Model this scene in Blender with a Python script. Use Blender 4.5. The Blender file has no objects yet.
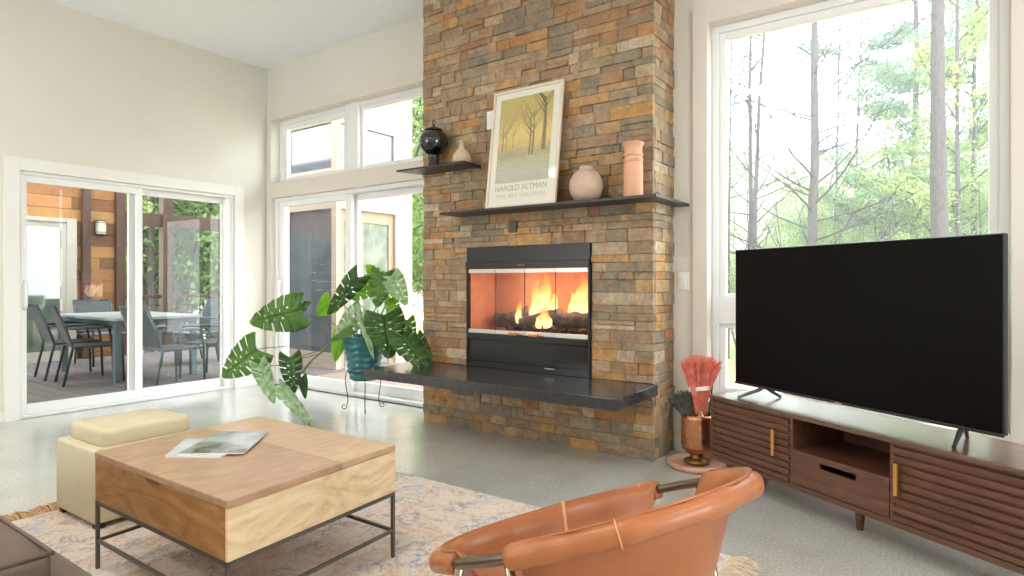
import bpy, bmesh, math, random
from mathutils import Vector, Matrix, noise
random.seed(7)
PI = math.pi
sc = bpy.context.scene
COL = sc.collection

# ------------------------------------------------------------------ helpers
def s2l(c):
    return tuple((x/255/12.92 if x/255 <= .04045 else ((x/255+.055)/1.055)**2.4) for x in c)

class MB:
    def __init__(s):
        s.v=[]; s.f=[]; s.m=[]; s.c=[]; s.mi=0; s.col=(1,1,1)
    def add(s, vs, fs, col=None):
        o=len(s.v); s.v += [tuple(v) for v in vs]
        for f in fs:
            s.f.append(tuple(i+o for i in f)); s.m.append(s.mi); s.c.append(col or s.col)
        return s
    def box(s, x0,x1,y0,y1,z0,z1, col=None, M=None):
        vs=[Vector((x,y,z)) for z in (z0,z1) for y in (y0,y1) for x in (x0,x1)]
        if M is not None: vs=[M@v for v in vs]
        return s.add(vs,[(0,2,3,1),(4,5,7,6),(0,1,5,4),(2,6,7,3),(0,4,6,2),(1,3,7,5)],col)
    def bbox(s, x0,x1,y0,y1,z0,z1,b=.004,M=None,col=None):
        # box with chamfered edges
        bm=bmesh.new(); bmesh.ops.create_cube(bm,size=1)
        for v in bm.verts:
            v.co=Vector(((x0+x1)/2+v.co.x*(x1-x0),(y0+y1)/2+v.co.y*(y1-y0),(z0+z1)/2+v.co.z*(z1-z0)))
        bmesh.ops.bevel(bm,geom=bm.edges[:],offset=b,segments=2 if b<.02 else 4,profile=.5,affect='EDGES')
        vs=[(M@v.co if M is not None else v.co.copy()) for v in bm.verts]
        s.add(vs,[tuple(v.index for v in f.verts) for f in bm.faces],col); bm.free(); return s
    def tube(s, pts, r, n=10, cap=True, closed=False):
        pts=[Vector(p) for p in pts]; N=len(pts)
        rs=r if isinstance(r,(list,tuple)) else [r]*N
        vs=[];up=None
        for i,p in enumerate(pts):
            if closed: t=pts[(i+1)%N]-pts[i-1]
            else: t=pts[min(i+1,N-1)]-pts[max(i-1,0)]
            if t.length<1e-9: t=Vector((0,0,1))
            t.normalize()
            if up is None:
                up=Vector((0,0,1)) if abs(t.z)<.9 else Vector((1,0,0))
            a=t.cross(up)
            if a.length<1e-6: a=t.orthogonal()
            a.normalize(); b=a.cross(t).normalized(); up=b
            for k in range(n):
                q=2*PI*k/n; vs.append(p+(a*math.cos(q)+b*math.sin(q))*rs[i])
        fs=[]
        for i in range(N if closed else N-1):
            j=(i+1)%N
            for k in range(n):
                l=(k+1)%n; fs.append((i*n+k,i*n+l,j*n+l,j*n+k))
        if cap and not closed:
            fs.append(tuple(range(n))[::-1]); fs.append(tuple((N-1)*n+k for k in range(n)))
        return s.add(vs,fs)
    def lathe(s, prof, n=32, c=(0,0,0), cap=True):
        vs=[];
        for r,z in prof:
            for k in range(n):
                q=2*PI*k/n; vs.append((c[0]+r*math.cos(q),c[1]+r*math.sin(q),c[2]+z))
        fs=[]
        for i in range(len(prof)-1):
            for k in range(n):
                l=(k+1)%n; fs.append((i*n+k,i*n+l,(i+1)*n+l,(i+1)*n+k))
        if cap:
            fs.append(tuple(range(n))[::-1]); fs.append(tuple((len(prof)-1)*n+k for k in range(n)))
        return s.add(vs,fs)
    def prism(s, poly, z0, z1, M=None, col=None):
        n=len(poly); vs=[Vector((x,y,z0)) for x,y in poly]+[Vector((x,y,z1)) for x,y in poly]
        if M is not None: vs=[M@v for v in vs]
        fs=[tuple(range(n))[::-1],tuple(range(n,2*n))]+[(i,(i+1)%n,n+(i+1)%n,n+i) for i in range(n)]
        return s.add(vs,fs,col)
    def grid(s, fn, nu, nv):
        vs=[fn(i/nu,j/nv) for j in range(nv+1) for i in range(nu+1)]
        w=nu+1
        return s.add(vs,[(j*w+i,j*w+i+1,(j+1)*w+i+1,(j+1)*w+i) for j in range(nv) for i in range(nu)])
    def mesh(s, name, mats, smooth=False, color=False):
        me=bpy.data.meshes.new(name); me.from_pydata(s.v,[],s.f)
        mats=mats if isinstance(mats,(list,tuple)) else [mats]
        for m in mats: me.materials.append(m)
        me.polygons.foreach_set('material_index',s.m)
        if smooth: me.polygons.foreach_set('use_smooth',[True]*len(s.f))
        if color:
            ca=me.color_attributes.new('tint','FLOAT_COLOR','CORNER'); d=[]
            for p,c in zip(me.polygons,s.c): d += [c[0],c[1],c[2],1.0]*p.loop_total
            ca.data.foreach_set('color',d)
        me.validate(); me.update(); return me
    def build(s, name, mats, parent=None, smooth=False, color=False, sub=0, auto=None, solid=0):
        o=bpy.data.objects.new(name,s.mesh(name,mats,smooth,color)); COL.objects.link(o)
        if parent: o.parent=parent
        if solid:
            m=o.modifiers.new('Solid','SOLIDIFY'); m.thickness=solid; m.offset=0
        if sub:
            m=o.modifiers.new('Sub','SUBSURF'); m.levels=sub; m.render_levels=sub
        if auto is not None:
            o.data.polygons.foreach_set('use_smooth',[True]*len(o.data.polygons))
            try: o.data.set_sharp_from_angle(angle=math.radians(auto))
            except Exception: pass
        return o

def tag(o,label,cat=None,group=None,kind=None):
    if label: o['label']=label
    if cat: o['category']=cat
    if group: o['group']=group
    if kind: o['kind']=kind
    return o
def thing(name,label,cat,loc=(0,0,0),rz=0,group=None):
    o=bpy.data.objects.new(name,None); COL.objects.link(o); o.location=loc; o.rotation_euler=(0,0,rz)
    o.empty_display_size=.1
    return tag(o,label,cat,group)
def struct(o,label=None): return tag(o,label,None,None,'structure')
def copy_tree(o,parent=None):
    c=o.copy(); COL.objects.link(c)
    if parent: c.parent=parent
    for ch in [x for x in bpy.data.objects if x.parent==o]: copy_tree(ch,c)
    return c

# ------------------------------------------------------------------ materials
def mat(name, rgb, rough=.5, metal=0, spec=.5, coat=0, noise_amt=0, nscale=8, rgb2=None, bump=0, bscale=60, stretch=(1,1,1), sheen=0, emit=None, estr=0, trans=0, subs=0):
    m=bpy.data.materials.new(name); m.use_nodes=True; nt=m.node_tree; b=nt.nodes['Principled BSDF']
    b.inputs['Base Color'].default_value=(*s2l(rgb),1); b.inputs['Roughness'].default_value=rough
    b.inputs['Metallic'].default_value=metal; b.inputs['Specular IOR Level'].default_value=spec
    b.inputs['Coat Weight'].default_value=coat; b.inputs['Coat Roughness'].default_value=.08
    if sheen: b.inputs['Sheen Weight'].default_value=sheen
    if emit: b.inputs['Emission Color'].default_value=(*s2l(emit),1); b.inputs['Emission Strength'].default_value=estr
    if trans: b.inputs['Transmission Weight'].default_value=trans
    if subs: b.inputs['Subsurface Weight'].default_value=subs
    tc=nt.nodes.new('ShaderNodeTexCoord'); mp=nt.nodes.new('ShaderNodeMapping'); mp.inputs['Scale'].default_value=stretch
    nt.links.new(tc.outputs['Object'],mp.inputs['Vector'])
    if rgb2 is not None:
        n=nt.nodes.new('ShaderNodeTexNoise'); n.inputs['Scale'].default_value=nscale; n.inputs['Detail'].default_value=5; n.inputs['Roughness'].default_value=.6
        nt.links.new(mp.outputs[0],n.inputs['Vector'])
        r=nt.nodes.new('ShaderNodeValToRGB'); r.color_ramp.elements[0].position=.36; r.color_ramp.elements[1].position=.64
        r.color_ramp.elements[0].color=(*s2l(rgb),1); r.color_ramp.elements[1].color=(*s2l(rgb2),1)
        nt.links.new(n.outputs['Fac'],r.inputs[0]); nt.links.new(r.outputs[0],b.inputs['Base Color'])
    if bump:
        n2=nt.nodes.new('ShaderNodeTexNoise'); n2.inputs['Scale'].default_value=bscale; n2.inputs['Detail'].default_value=4
        nt.links.new(mp.outputs[0],n2.inputs['Vector'])
        bp=nt.nodes.new('ShaderNodeBump'); bp.inputs['Strength'].default_value=bump; bp.inputs['Distance'].default_value=.01
        nt.links.new(n2.outputs['Fac'],bp.inputs['Height']); nt.links.new(bp.outputs[0],b.inputs['Normal'])
    return m

def wood(name, c1, c2, c3=None, scale=3, stretch=(1,12,12), rough=.4, coat=0, dist=3, bump=.05):
    m=bpy.data.materials.new(name); m.use_nodes=True; nt=m.node_tree; N=nt.nodes; L=nt.links; b=N['Principled BSDF']
    b.inputs['Roughness'].default_value=rough; b.inputs['Coat Weight'].default_value=coat; b.inputs['Coat Roughness'].default_value=.2
    tc=N.new('ShaderNodeTexCoord'); mp=N.new('ShaderNodeMapping'); mp.inputs['Scale'].default_value=stretch
    L.new(tc.outputs['Object'],mp.inputs['Vector'])
    n=N.new('ShaderNodeTexNoise'); n.inputs['Scale'].default_value=scale; n.inputs['Detail'].default_value=7; n.inputs['Distortion'].default_value=dist; n.inputs['Roughness'].default_value=.6
    L.new(mp.outputs[0],n.inputs['Vector'])
    r=N.new('ShaderNodeValToRGB'); e=r.color_ramp.elements; e[0].position=.3; e[1].position=.7
    e[0].color=(*s2l(c1),1); e[1].color=(*s2l(c2),1)
    if c3:
        x=e.new(.5); x.color=(*s2l(c3),1)
    L.new(n.outputs['Fac'],r.inputs[0]); L.new(r.outputs[0],b.inputs['Base Color'])
    bp=N.new('ShaderNodeBump'); bp.inputs['Strength'].default_value=bump; bp.inputs['Distance'].default_value=.004
    L.new(n.outputs['Fac'],bp.inputs['Height']); L.new(bp.outputs[0],b.inputs['Normal'])
    return m

def tint_mat(name, rough=.6, nscale=14, lo=.62, hi=1.15, bump=.5, bscale=40, accent=None):
    """base colour comes from each stone's / board's own colour, varied by noise"""
    m=bpy.data.materials.new(name); m.use_nodes=True; nt=m.node_tree; N=nt.nodes; L=nt.links; b=N['Principled BSDF']
    b.inputs['Roughness'].default_value=rough
    at=N.new('ShaderNodeAttribute'); at.attribute_name='tint'
    tc=N.new('ShaderNodeTexCoord')
    n=N.new('ShaderNodeTexNoise'); n.inputs['Scale'].default_value=nscale; n.inputs['Detail'].default_value=6; n.inputs['Roughness'].default_value=.65; n.inputs['Distortion'].default_value=.8
    L.new(tc.outputs['Object'],n.inputs['Vector'])
    mr=N.new('ShaderNodeMapRange'); mr.inputs['From Min'].default_value=.3; mr.inputs['From Max'].default_value=.7; mr.inputs['To Min'].default_value=lo; mr.inputs['To Max'].default_value=hi
    L.new(n.outputs['Fac'],mr.inputs['Value'])
    vm=N.new('ShaderNodeVectorMath'); vm.operation='SCALE'; L.new(at.outputs['Color'],vm.inputs[0]); L.new(mr.outputs[0],vm.inputs['Scale'])
    out=vm.outputs[0]
    if accent:
        n3=N.new('ShaderNodeTexNoise'); n3.inputs['Scale'].default_value=7.5; n3.inputs['Detail'].default_value=8; n3.inputs['Distortion'].default_value=1.5; n3.inputs['Roughness'].default_value=.7
        L.new(tc.outputs['Object'],n3.inputs['Vector'])
        r=N.new('ShaderNodeValToRGB'); r.color_ramp.elements[0].position=.53; r.color_ramp.elements[1].position=.66
        r.color_ramp.elements[0].color=(0,0,0,1); r.color_ramp.elements[1].color=(.6,.6,.6,1)
        L.new(n3.outputs['Fac'],r.inputs[0])
        mx=N.new('ShaderNodeMix'); mx.data_type='RGBA'; L.new(r.outputs[0],mx.inputs[0]); L.new(out,mx.inputs[6]); mx.inputs[7].default_value=(*s2l(accent),1)
        out=mx.outputs[2]
    L.new(out,b.inputs['Base Color'])
    n2=N.new('ShaderNodeTexNoise'); n2.inputs['Scale'].default_value=bscale; n2.inputs['Detail'].default_value=6
    L.new(tc.outputs['Object'],n2.inputs['Vector'])
    bp=N.new('ShaderNodeBump'); bp.inputs['Strength'].default_value=bump; bp.inputs['Distance'].default_value=.01
    L.new(n2.outputs['Fac'],bp.inputs['Height']); L.new(bp.outputs[0],b.inputs['Normal'])
    return m

def glass_mat(name, tint=(1,1,1), refl=1.0, rough=0):
    m=bpy.data.materials.new(name); m.use_nodes=True; nt=m.node_tree; N=nt.nodes; L=nt.links
    for n in list(N): N.remove(n)
    o=N.new('ShaderNodeOutputMaterial'); tr=N.new('ShaderNodeBsdfTransparent'); gl=N.new('ShaderNodeBsdfGlossy'); mx=N.new('ShaderNodeMixShader')
    tr.inputs[0].default_value=(*tint,1); gl.inputs['Roughness'].default_value=rough
    fr=N.new('ShaderNodeFresnel'); fr.inputs[0].default_value=1.5
    mu=N.new('ShaderNodeMath'); mu.operation='MULTIPLY'; mu.inputs[1].default_value=refl
    ge=N.new('ShaderNodeNewGeometry'); iv=N.new('ShaderNodeMath'); iv.operation='MULTIPLY_ADD'; iv.inputs[1].default_value=-refl; iv.inputs[2].default_value=refl
    L.new(ge.outputs['Backfacing'],iv.inputs[0]); L.new(iv.outputs[0],mu.inputs[1])   # only the outer face of the sheet reflects
    L.new(fr.outputs[0],mu.inputs[0]); L.new(mu.outputs[0],mx.inputs[0]); L.new(tr.outputs[0],mx.inputs[1]); L.new(gl.outputs[0],mx.inputs[2]); L.new(mx.outputs[0],o.inputs[0])
    return m

def leaf_mat(name, c1, c2, trans=.45, rough=.35, nscale=6, spec=.5):
    m=mat(name,c1,rough,rgb2=c2,nscale=nscale,spec=spec); nt=m.node_tree; N=nt.nodes; L=nt.links
    b=N['Principled BSDF']; o=[n for n in N if n.type=='OUTPUT_MATERIAL'][0]
    t=N.new('ShaderNodeBsdfTranslucent'); mx=N.new('ShaderNodeMixShader'); mx.inputs[0].default_value=trans
    src=b.inputs['Base Color'].links[0].from_socket
    L.new(src,t.inputs[0]); L.new(b.outputs[0],mx.inputs[1]); L.new(t.outputs[0],mx.inputs[2]); L.new(mx.outputs[0],o.inputs[0])
    return m

M_wall=mat('painted wall',(229,225,214),.85,spec=.2,rgb2=(226,222,210),nscale=1.5,bump=.03,bscale=200)
M_ceil=mat('painted ceiling',(248,250,252),.9,spec=.2)
M_trim=mat('trim paint',(238,236,230),.45,spec=.4)
M_wtrim=mat('casing paint',(226,218,206),.5,spec=.3)
M_vinyl=mat('white vinyl frame',(244,244,242),.35,spec=.5)
M_glass=glass_mat('window glass',(.97,.98,.97),1.0)
M_fglass=glass_mat('firebox glass',(.93,.93,.93),1.0)
M_stone=tint_mat('ledger stone',.62,nscale=16,lo=.6,hi=1.3,bump=1,bscale=35,accent=(172,114,54))
M_core=mat('mortar core',(112,98,80),.9)
M_slate=mat('honed black slate',(52,52,54),.13,spec=.6,rgb2=(66,66,67),nscale=30,bump=.08,bscale=90)
M_shelf=mat('black steel shelf',(46,47,48),.35,spec=.5,metal=.2)
M_black=mat('satin black metal',(24,24,23),.35,spec=.5)
M_black2=mat('black grille panel',(20,20,19),.22,spec=.5)
M_silver=mat('brushed steel rail',(205,203,196),.3,metal=.85)
M_brassh=mat('copper handle',(196,132,84),.3,metal=.8)
M_brick=mat('firelit orange firebrick',(216,150,116),.9,rgb2=(196,124,92),nscale=4,bump=.3)  # firelight's orange is mixed into the base colour; the brick emits nothing
M_log=mat('charred log',(58,46,40),.9,rgb2=(112,92,80),nscale=14,bump=1,bscale=25)
M_iron=mat('cast iron',(20,20,20),.6)

# polished concrete
def concrete():
    m=bpy.data.materials.new('polished concrete'); m.use_nodes=True; nt=m.node_tree; N=nt.nodes; L=nt.links; b=N['Principled BSDF']
    tc=N.new('ShaderNodeTexCoord')
    n=N.new('ShaderNodeTexNoise'); n.inputs['Scale'].default_value=1.6; n.inputs['Detail'].default_value=7; n.inputs['Roughness'].default_value=.6
    n2=N.new('ShaderNodeTexNoise'); n2.inputs['Scale'].default_value=90; n2.inputs['Detail'].default_value=3
    L.new(tc.outputs['Object'],n.inputs['Vector']); L.new(tc.outputs['Object'],n2.inputs['Vector'])
    r=N.new('ShaderNodeValToRGB'); e=r.color_ramp.elements; e[0].position=.3; e[1].position=.72; e[0].color=(*s2l((184,183,176)),1); e[1].color=(*s2l((210,209,203)),1)
    L.new(n.outputs['Fac'],r.inputs[0])
    r2=N.new('ShaderNodeValToRGB'); e=r2.color_ramp.elements; e[0].position=.42; e[1].position=.62; e[0].color=(.82,.82,.8,1); e[1].color=(1.05,1.05,1.03,1)
    L.new(n2.outputs['Fac'],r2.inputs[0])
    mx=N.new('ShaderNodeMix'); mx.data_type='RGBA'; mx.blend_type='MULTIPLY'; mx.inputs[0].default_value=1
    L.new(r.outputs[0],mx.inputs[6]); L.new(r2.outputs[0],mx.inputs[7]); L.new(mx.outputs[2],b.inputs['Base Color'])
    mr=N.new('ShaderNodeMapRange'); mr.inputs['To Min'].default_value=.12; mr.inputs['To Max'].default_value=.24
    L.new(n.outputs['Fac'],mr.inputs['Value']); L.new(mr.outputs[0],b.inputs['Roughness'])
    b.inputs['Specular IOR Level'].default_value=.75
    b.inputs['Coat Weight'].default_value=.5; b.inputs['Coat Roughness'].default_value=.2
    return m
M_floor=concrete()

# ------------------------------------------------------------------ room shell
XL=-6.31; YB=4.08; H=3.56; XR=3.4; YR=-3.6
def opening_wall(name, axis, c0, c1, a0, a1, zs, holes, m):
    """wall slab between c0..c1 on its thin axis, spanning a0..a1, with rectangular holes (a,b,z0,z1)"""
    B=MB()
    xs=sorted({a0,a1,*[h[0] for h in holes],*[h[1] for h in holes]}); zz=sorted({zs[0],zs[1],*[h[2] for h in holes],*[h[3] for h in holes]})
    for i in range(len(xs)-1):
        for k in range(len(zz)-1):
            cx=(xs[i]+xs[i+1])/2; cz=(zz[k]+zz[k+1])/2
            if any(h[0]<cx<h[1] and h[2]<cz<h[3] for h in holes): continue
            if axis=='x': B.box(xs[i],xs[i+1],c0,c1,zz[k],zz[k+1])
            else: B.box(c0,c1,xs[i],xs[i+1],zz[k],zz[k+1])
    return struct(B.build(name,m))
opening_wall('wall_back','x',YB,YB+.2,XL-.2,XR+.2,(-.1,H),[(-6.2,-3.72,0,2.965),(-1.305,.26,.36,2.86)],M_wall)
opening_wall('wall_left','y',XL-.2,XL,YR-.2,YB,(-.1,H),[(1.80,3.69,0,2.08)],M_wall)
opening_wall('wall_right','y',XR,XR+.2,YR-.2,YB,(-.1,H),[(-.6,2.0,.7,2.6)],M_wall)
opening_wall('wall_rear','x',YR-.2,YR,XL,XR,(-.1,H),[(-6.0,-3.8,1.0,2.6)],M_wall)
B=MB(); B.box(XL-.2,XR+.2,YR-.2,YB+.2,-.15,0); struct(B.build('floor',M_floor))
B=MB(); B.box(XL-.2,XR+.2,YR-.2,YB+.2,H,H+.2); struct(B.build('ceiling',M_ceil))
B=MB(); B.bbox(XL,XL+.014,YR,1.695,0,.085,.003); B.bbox(XL,XL+.014,3.795,YB,0,.085,.003); struct(B.build('baseboard_left',M_trim))
B=MB(); B.bbox(-1.53,-1.405,YB-.014,YB,0,.085,.003); B.bbox(.37,XR,YB-.014,YB,0,.085,.003); struct(B.build('baseboard_back',M_trim))

# casings (flat boards)
def casing(name,axis,c0,c1,a0,a1,z0,z1,w,m,bottom=False):
    B=MB()
    rects=[(a0-w,a0,z0-(w if bottom else 0),z1+w),(a1,a1+w,z0-(w if bottom else 0),z1+w),(a0,a1,z1,z1+w)]
    if bottom: rects.append((a0,a1,z0-w,z0))
    for r in rects:
        if axis=='x': B.bbox(r[0],r[1],c0,c1,r[2],r[3],.003)
        else: B.bbox(c0,c1,r[0],r[1],r[2],r[3],.003)
    return struct(B.build(name,m))
casing('trim_1','y',XL,XL+.018,1.80,3.69,0,2.08,.105,M_trim)
casing('trim_2','x',YB-.018,YB,-6.2,-3.72,0,2.965,.095,M_wtrim)
casing('trim_3','x',YB-.018,YB,-1.305,.26,.36,2.86,.10,M_wtrim,True)
B=MB(); B.bbox(-6.2,-3.72,YB-.016,YB+.2,2.085,2.255,.004); struct(B.build('trim_4',M_wtrim))

def frame_rect(B,axis,c0,c1,a0,a1,z0,z1,w,wb=None,wt=None):
    wb=wb or w; wt=wt or w
    for r in [(a0,a0+w,z0,z1),(a1-w,a1,z0,z1),(a0+w,a1-w,z0,z0+wb),(a0+w,a1-w,z1-wt,z1)]:
        if axis=='x': B.bbox(r[0],r[1],c0,c1,r[2],r[3],.004)
        else: B.bbox(c0,c1,r[0],r[1],r[2],r[3],.004)
def pane(name,axis,c,a0,a1,z0,z1,parent,m=None):
    B=MB()
    if axis=='x': B.box(a0,a1,c-.004,c+.004,z0,z1)
    else: B.box(c-.004,c+.004,a0,a1,z0,z1)
    return B.build(name,m or M_glass,parent)

# sliding door in the left wall: frame, fixed sash, sliding sash
d=thing('door_1',None,None,(XL-.06,1.80,0)); struct(d,'white two-panel sliding glass door in the left wall, opening to the porch')
def local(o,p): return o
def dpart(name,fn,m,parent,**k):
    B=MB(); fn(B); o=B.build(name,m,parent,**k); return o
dpart('door_frame',lambda B:frame_rect(B,'y',-.06,.05,0,1.89,0,2.08,.028,.028,.03),M_vinyl,d)
def sash(B,a0,a1,c): frame_rect(B,'y',c-.02,c+.02,a0,a1,.03,2.05,.055,.085,.06)
s1=dpart('sliding_panel',lambda B:sash(B,.004,.972,.015),M_vinyl,d)
pane('pane','y',.015,.059,.917,.115,1.992,s1)
B=MB(); B.tube([(.03,.045,.92),(.065,.045,.94),(.075,.045,1.0),(.075,.045,1.08),(.065,.045,1.14),(.03,.045,1.16)],.011); B.build('door_handle',M_vinyl,s1,smooth=True)
s2=dpart('fixed_panel',lambda B:sash(B,.87,1.845,-.035),M_vinyl,d)
pane('pane','y',-.035,.925,1.79,.115,1.992,s2)
dpart('jamb_block',lambda B:B.bbox(-.01,.04,1.80,1.86,.03,2.05,.004),M_vinyl,s2)

# patio door in the back wall
d=thing('door_2',None,None,(-6.2,YB+.11,0)); struct(d,'white sliding glass patio door left of the stone chimney')
dpart('door_frame',lambda B:frame_rect(B,'x',-.08,.07,0,2.48,0,2.085,.05,.035,.04),M_vinyl,d)
s1=dpart('sliding_panel',lambda B:frame_rect(B,'x',-.06,-.02,.05,1.27,.035,2.045,.09,.10,.06),M_vinyl,d)
pane('pane','x',-.04,.14,1.18,.135,1.985,s1)
B=MB(); B.tube([(.095,-.06,.95),(.095,-.1,.97),(.095,-.1,1.15),(.095,-.06,1.17)],.011); B.build('door_handle',M_vinyl,s1,smooth=True)
s2=dpart('fixed_panel',lambda B:frame_rect(B,'x',.01,.05,1.20,2.43,.035,2.045,.09,.10,.06),M_vinyl,d)
pane('pane','x',.03,1.29,2.34,.135,1.985,s2)
# transom window over it
w=thing('window_1',None,None,(-6.2,YB+.11,2.255)); struct(w,'wide transom window of two panes above the patio door')
dpart('window_frame',lambda B:(frame_rect(B,'x',-.02,.07,0,2.48,0,.71,.05,.035,.05),B.bbox(1.17,1.36,-.05,.07,.0,.71,.004)),M_vinyl,w)
f1=dpart('window_sash',lambda B:frame_rect(B,'x',-.01,.04,.05,1.17,.035,.66,.07,.03,.055),M_vinyl,w); pane('pane','x',.01,.12,1.10,.065,.605,f1)
f2=dpart('window_sash',lambda B:frame_rect(B,'x',-.01,.04,1.36,2.43,.035,.66,.035,.03,.03),M_vinyl,w); pane('pane','x',.01,1.395,2.395,.065,.63,f2)
dpart('latch',lambda B:(B.bbox(.06,.10,-.035,-.01,.04,.06,.003),B.bbox(.075,.087,-.04,-.02,.05,.12,.003)),M_vinyl,f1)
# big right window
w=thing('window_2',None,None,(-1.305,YB+.11,.36)); struct(w,'large picture window with a lower pane behind the television')
dpart('window_frame',lambda B:(frame_rect(B,'x',-.03,.07,0,1.565,0,2.5,.045,.045,.045),B.bbox(.045,1.52,-.03,.07,.51,.69,.004)),M_vinyl,w)
f1=dpart('window_sash',lambda B:frame_rect(B,'x',-.01,.04,.045,1.52,.69,2.455,.042,.02,.045),M_vinyl,w); pane('pane','x',.01,.087,1.478,.71,2.41,f1)
f2=dpart('window_sash',lambda B:frame_rect(B,'x',-.01,.04,.045,1.52,.045,.51,.042,.04,.03),M_vinyl,w); pane('pane','x',.01,.087,1.478,.085,.48,f2)

# light switches
def switch(name,label,loc,rz):
    t=thing(name,label,'light switch',loc,rz)
    B=MB(); B.bbox(-.036,.036,-.008,0,-.06,.06,.003); B.build('switch_plate',M_vinyl,t)
    B=MB(); B.bbox(-.017,.017,-.014,-.007,-.033,.033,.003); B.build('rocker',M_vinyl,t)
switch('light_switch','white rocker switch on the wall between the two sliding doors',(XL,3.86,1.17),PI/2)
switch('light_switch','white rocker switch on the wall right of the chimney',(-1.47,YB,1.155),0)

# ------------------------------------------------------------------ chimney
CX0,CX1,CY=-3.53,-1.56,3.745
IX0,IX1,IZ0,IZ1=-3.067,-1.985,.495,1.415
ch=thing('stone_chimney','tall chimney breast clad in rust and grey ledger stone','fireplace',(0,0,0))
B=MB()
B.box(CX0,IX0,CY,YB,0,H); B.box(IX1,CX1,CY,YB,0,H); B.box(IX0,IX1,CY,YB,0,IZ0); B.box(IX0,IX1,CY,YB,IZ1,H)
B.build('core',M_core,ch)
PAL=[((160,144,120),20),((174,156,128),18),((144,134,114),15),((132,128,112),11),((172,146,108),12),((182,148,98),9),((156,124,94),7),((174,126,80),5),((154,132,110),10),((188,176,154),7),((150,136,110),4),((188,148,88),5)]
pal=[c for c,n in PAL for _ in range(n)]
def scol(bright=1):
    c=random.choice(pal); j=random.uniform(.88,1.08); c=s2l(c); mc=s2l((158,138,110)); c=tuple(.88*a+.12*b for a,b in zip(c,mc)); return (c[0]*j*1.04,c[1]*j*.96,c[2]*j*.88)
rows=[];z=0
while z<H-.001:
    h=random.choice([.05,.065,.075,.085,.08,.07,.045])
    for stop in (IZ0,IZ1,H):
        if z<stop-.001 and z+h>stop-.02: h=stop-z
    rows.append((z,z+h)); z+=h
B=MB()
def stone(B,x0,x1,z0,z1,depth,face):
    g=.0008; b=.0032
    c=scol()
    j=lambda: random.uniform(-.0015,.0015)
    if face=='f':
        q=[(x0+g,CY),(x1-g,CY)]
        pts=[]
        for (x,z_) in ((x0+g,z0+g),(x1-g,z0+g),(x1-g,z1-g),(x0+g,z1-g)): pts.append(Vector((x,CY,z_)))
        inn=[Vector((p.x+(b if k in(0,3) else -b)+j(),CY-depth-random.uniform(-.003,.003),p.z+(b if k<2 else -b)+j())) for k,p in enumerate(pts)]
        mid=[Vector((p.x,CY-depth+b,p.z)) for p in pts]
    else:
        sx=1 if face=='r' else -1; X0=CX1 if face=='r' else CX0
        pts=[Vector((X0,y,z_)) for (y,z_) in ((x0+g,z0+g),(x1-g,z0+g),(x1-g,z1-g),(x0+g,z1-g))]
        if sx<0: pts=pts[::-1]
        cy=(x0+x1)/2; cz=(z0+z1)/2
        inn=[Vector((X0+sx*(depth+random.uniform(-.003,.003)),p.y+(b if p.y<cy else -b)+j(),p.z+(b if p.z<cz else -b)+j())) for p in pts]
        mid=[Vector((X0+sx*(depth-b),p.y,p.z)) for p in pts]
    fs=[(8,9,10,11)]
    for k in range(4):
        l=(k+1)%4; fs.append((k,l,4+l,4+k)); fs.append((4+k,4+l,8+l,8+k))
    B.add(pts+mid+inn,fs,c)
for (z0,z1) in rows:
    dep=lambda: random.choice([.016,.019,.022,.026])+random.uniform(-.002,.002)
    segs=[(CX0-.02,CX1+.02)]
    if z0>IZ0-.01 and z1<IZ1+.01: segs=[(CX0-.02,IX0),(IX1,CX1+.02)]
    for a,b_ in segs:
        x=a+0
        first=True
        while x<b_-.002:
            l=random.choice([.08,.12,.16,.2,.24,.28])*random.uniform(.85,1.15)
            if x+l>b_-.06: l=b_-x
            if z1-z0>.055 and l>.1 and random.random()<.2:
                zm=(z0+z1)/2; stone(B,x,x+l,z0,zm,dep(),'f'); stone(B,x,x+l,zm,z1,dep(),'f')
            else: stone(B,x,x+l,z0,z1,dep(),'f')
            x+=l
    for face in 'rl':
        y=CY-.0
        while y<YB-.002:
            l=random.choice([.09,.13,.18,.24])
            if y+l>YB-.05: l=YB-y
            stone(B,y,y+l,z0,z1,dep(),face); y+=l
B.build('stone_cladding',M_stone,ch,color=True)

# hearth slab, mantel and small shelf
B=MB(); B.bbox(-3.60,-1.515,3.135,3.74,.425,.495,.004)
tag(B.build('hearth_slab',M_slate),'long cantilevered dark slate hearth slab below the fireplace opening','hearth')
B=MB(); B.bbox(-3.165,-1.43,3.50,3.745,1.66,1.678,.002); B.bbox(-1.528,-1.43,3.74,YB,1.66,1.678,.002)
tag(B.build('mantel_shelf',M_shelf),'long thin black mantel shelf wrapping the chimney corner','shelf')
B=MB(); B.prism([(-3.615,3.485),(-2.915,3.49),(-2.945,3.735),(-3.53,3.735)],2.03,2.044)
tag(B.build('floating_shelf',M_shelf),'short black floating shelf at the chimney left edge','shelf')

# small slate-coloured switch plate on stone, white sensor
B=MB(); B.bbox(-2.665,-2.595,3.706,3.722,1.515,1.60,.003)
o=tag(B.build('wall_plate',M_slate),'small dark square cover plate on the stone just below the mantel','wall plate')
t=thing('wall_thermostat','small white wall thermostat on the stone just left of the poster','thermostat',(-2.815,3.712,2.37))
B=MB(); B.bbox(-.045,.045,-.02,0.0,-.07,.07,.006); B.build('housing',M_vinyl,t)
B=MB(); B.bbox(-.028,.028,-.024,-.019,-.045,.05,.003); B.build('face_plate',M_trim,t)

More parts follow.
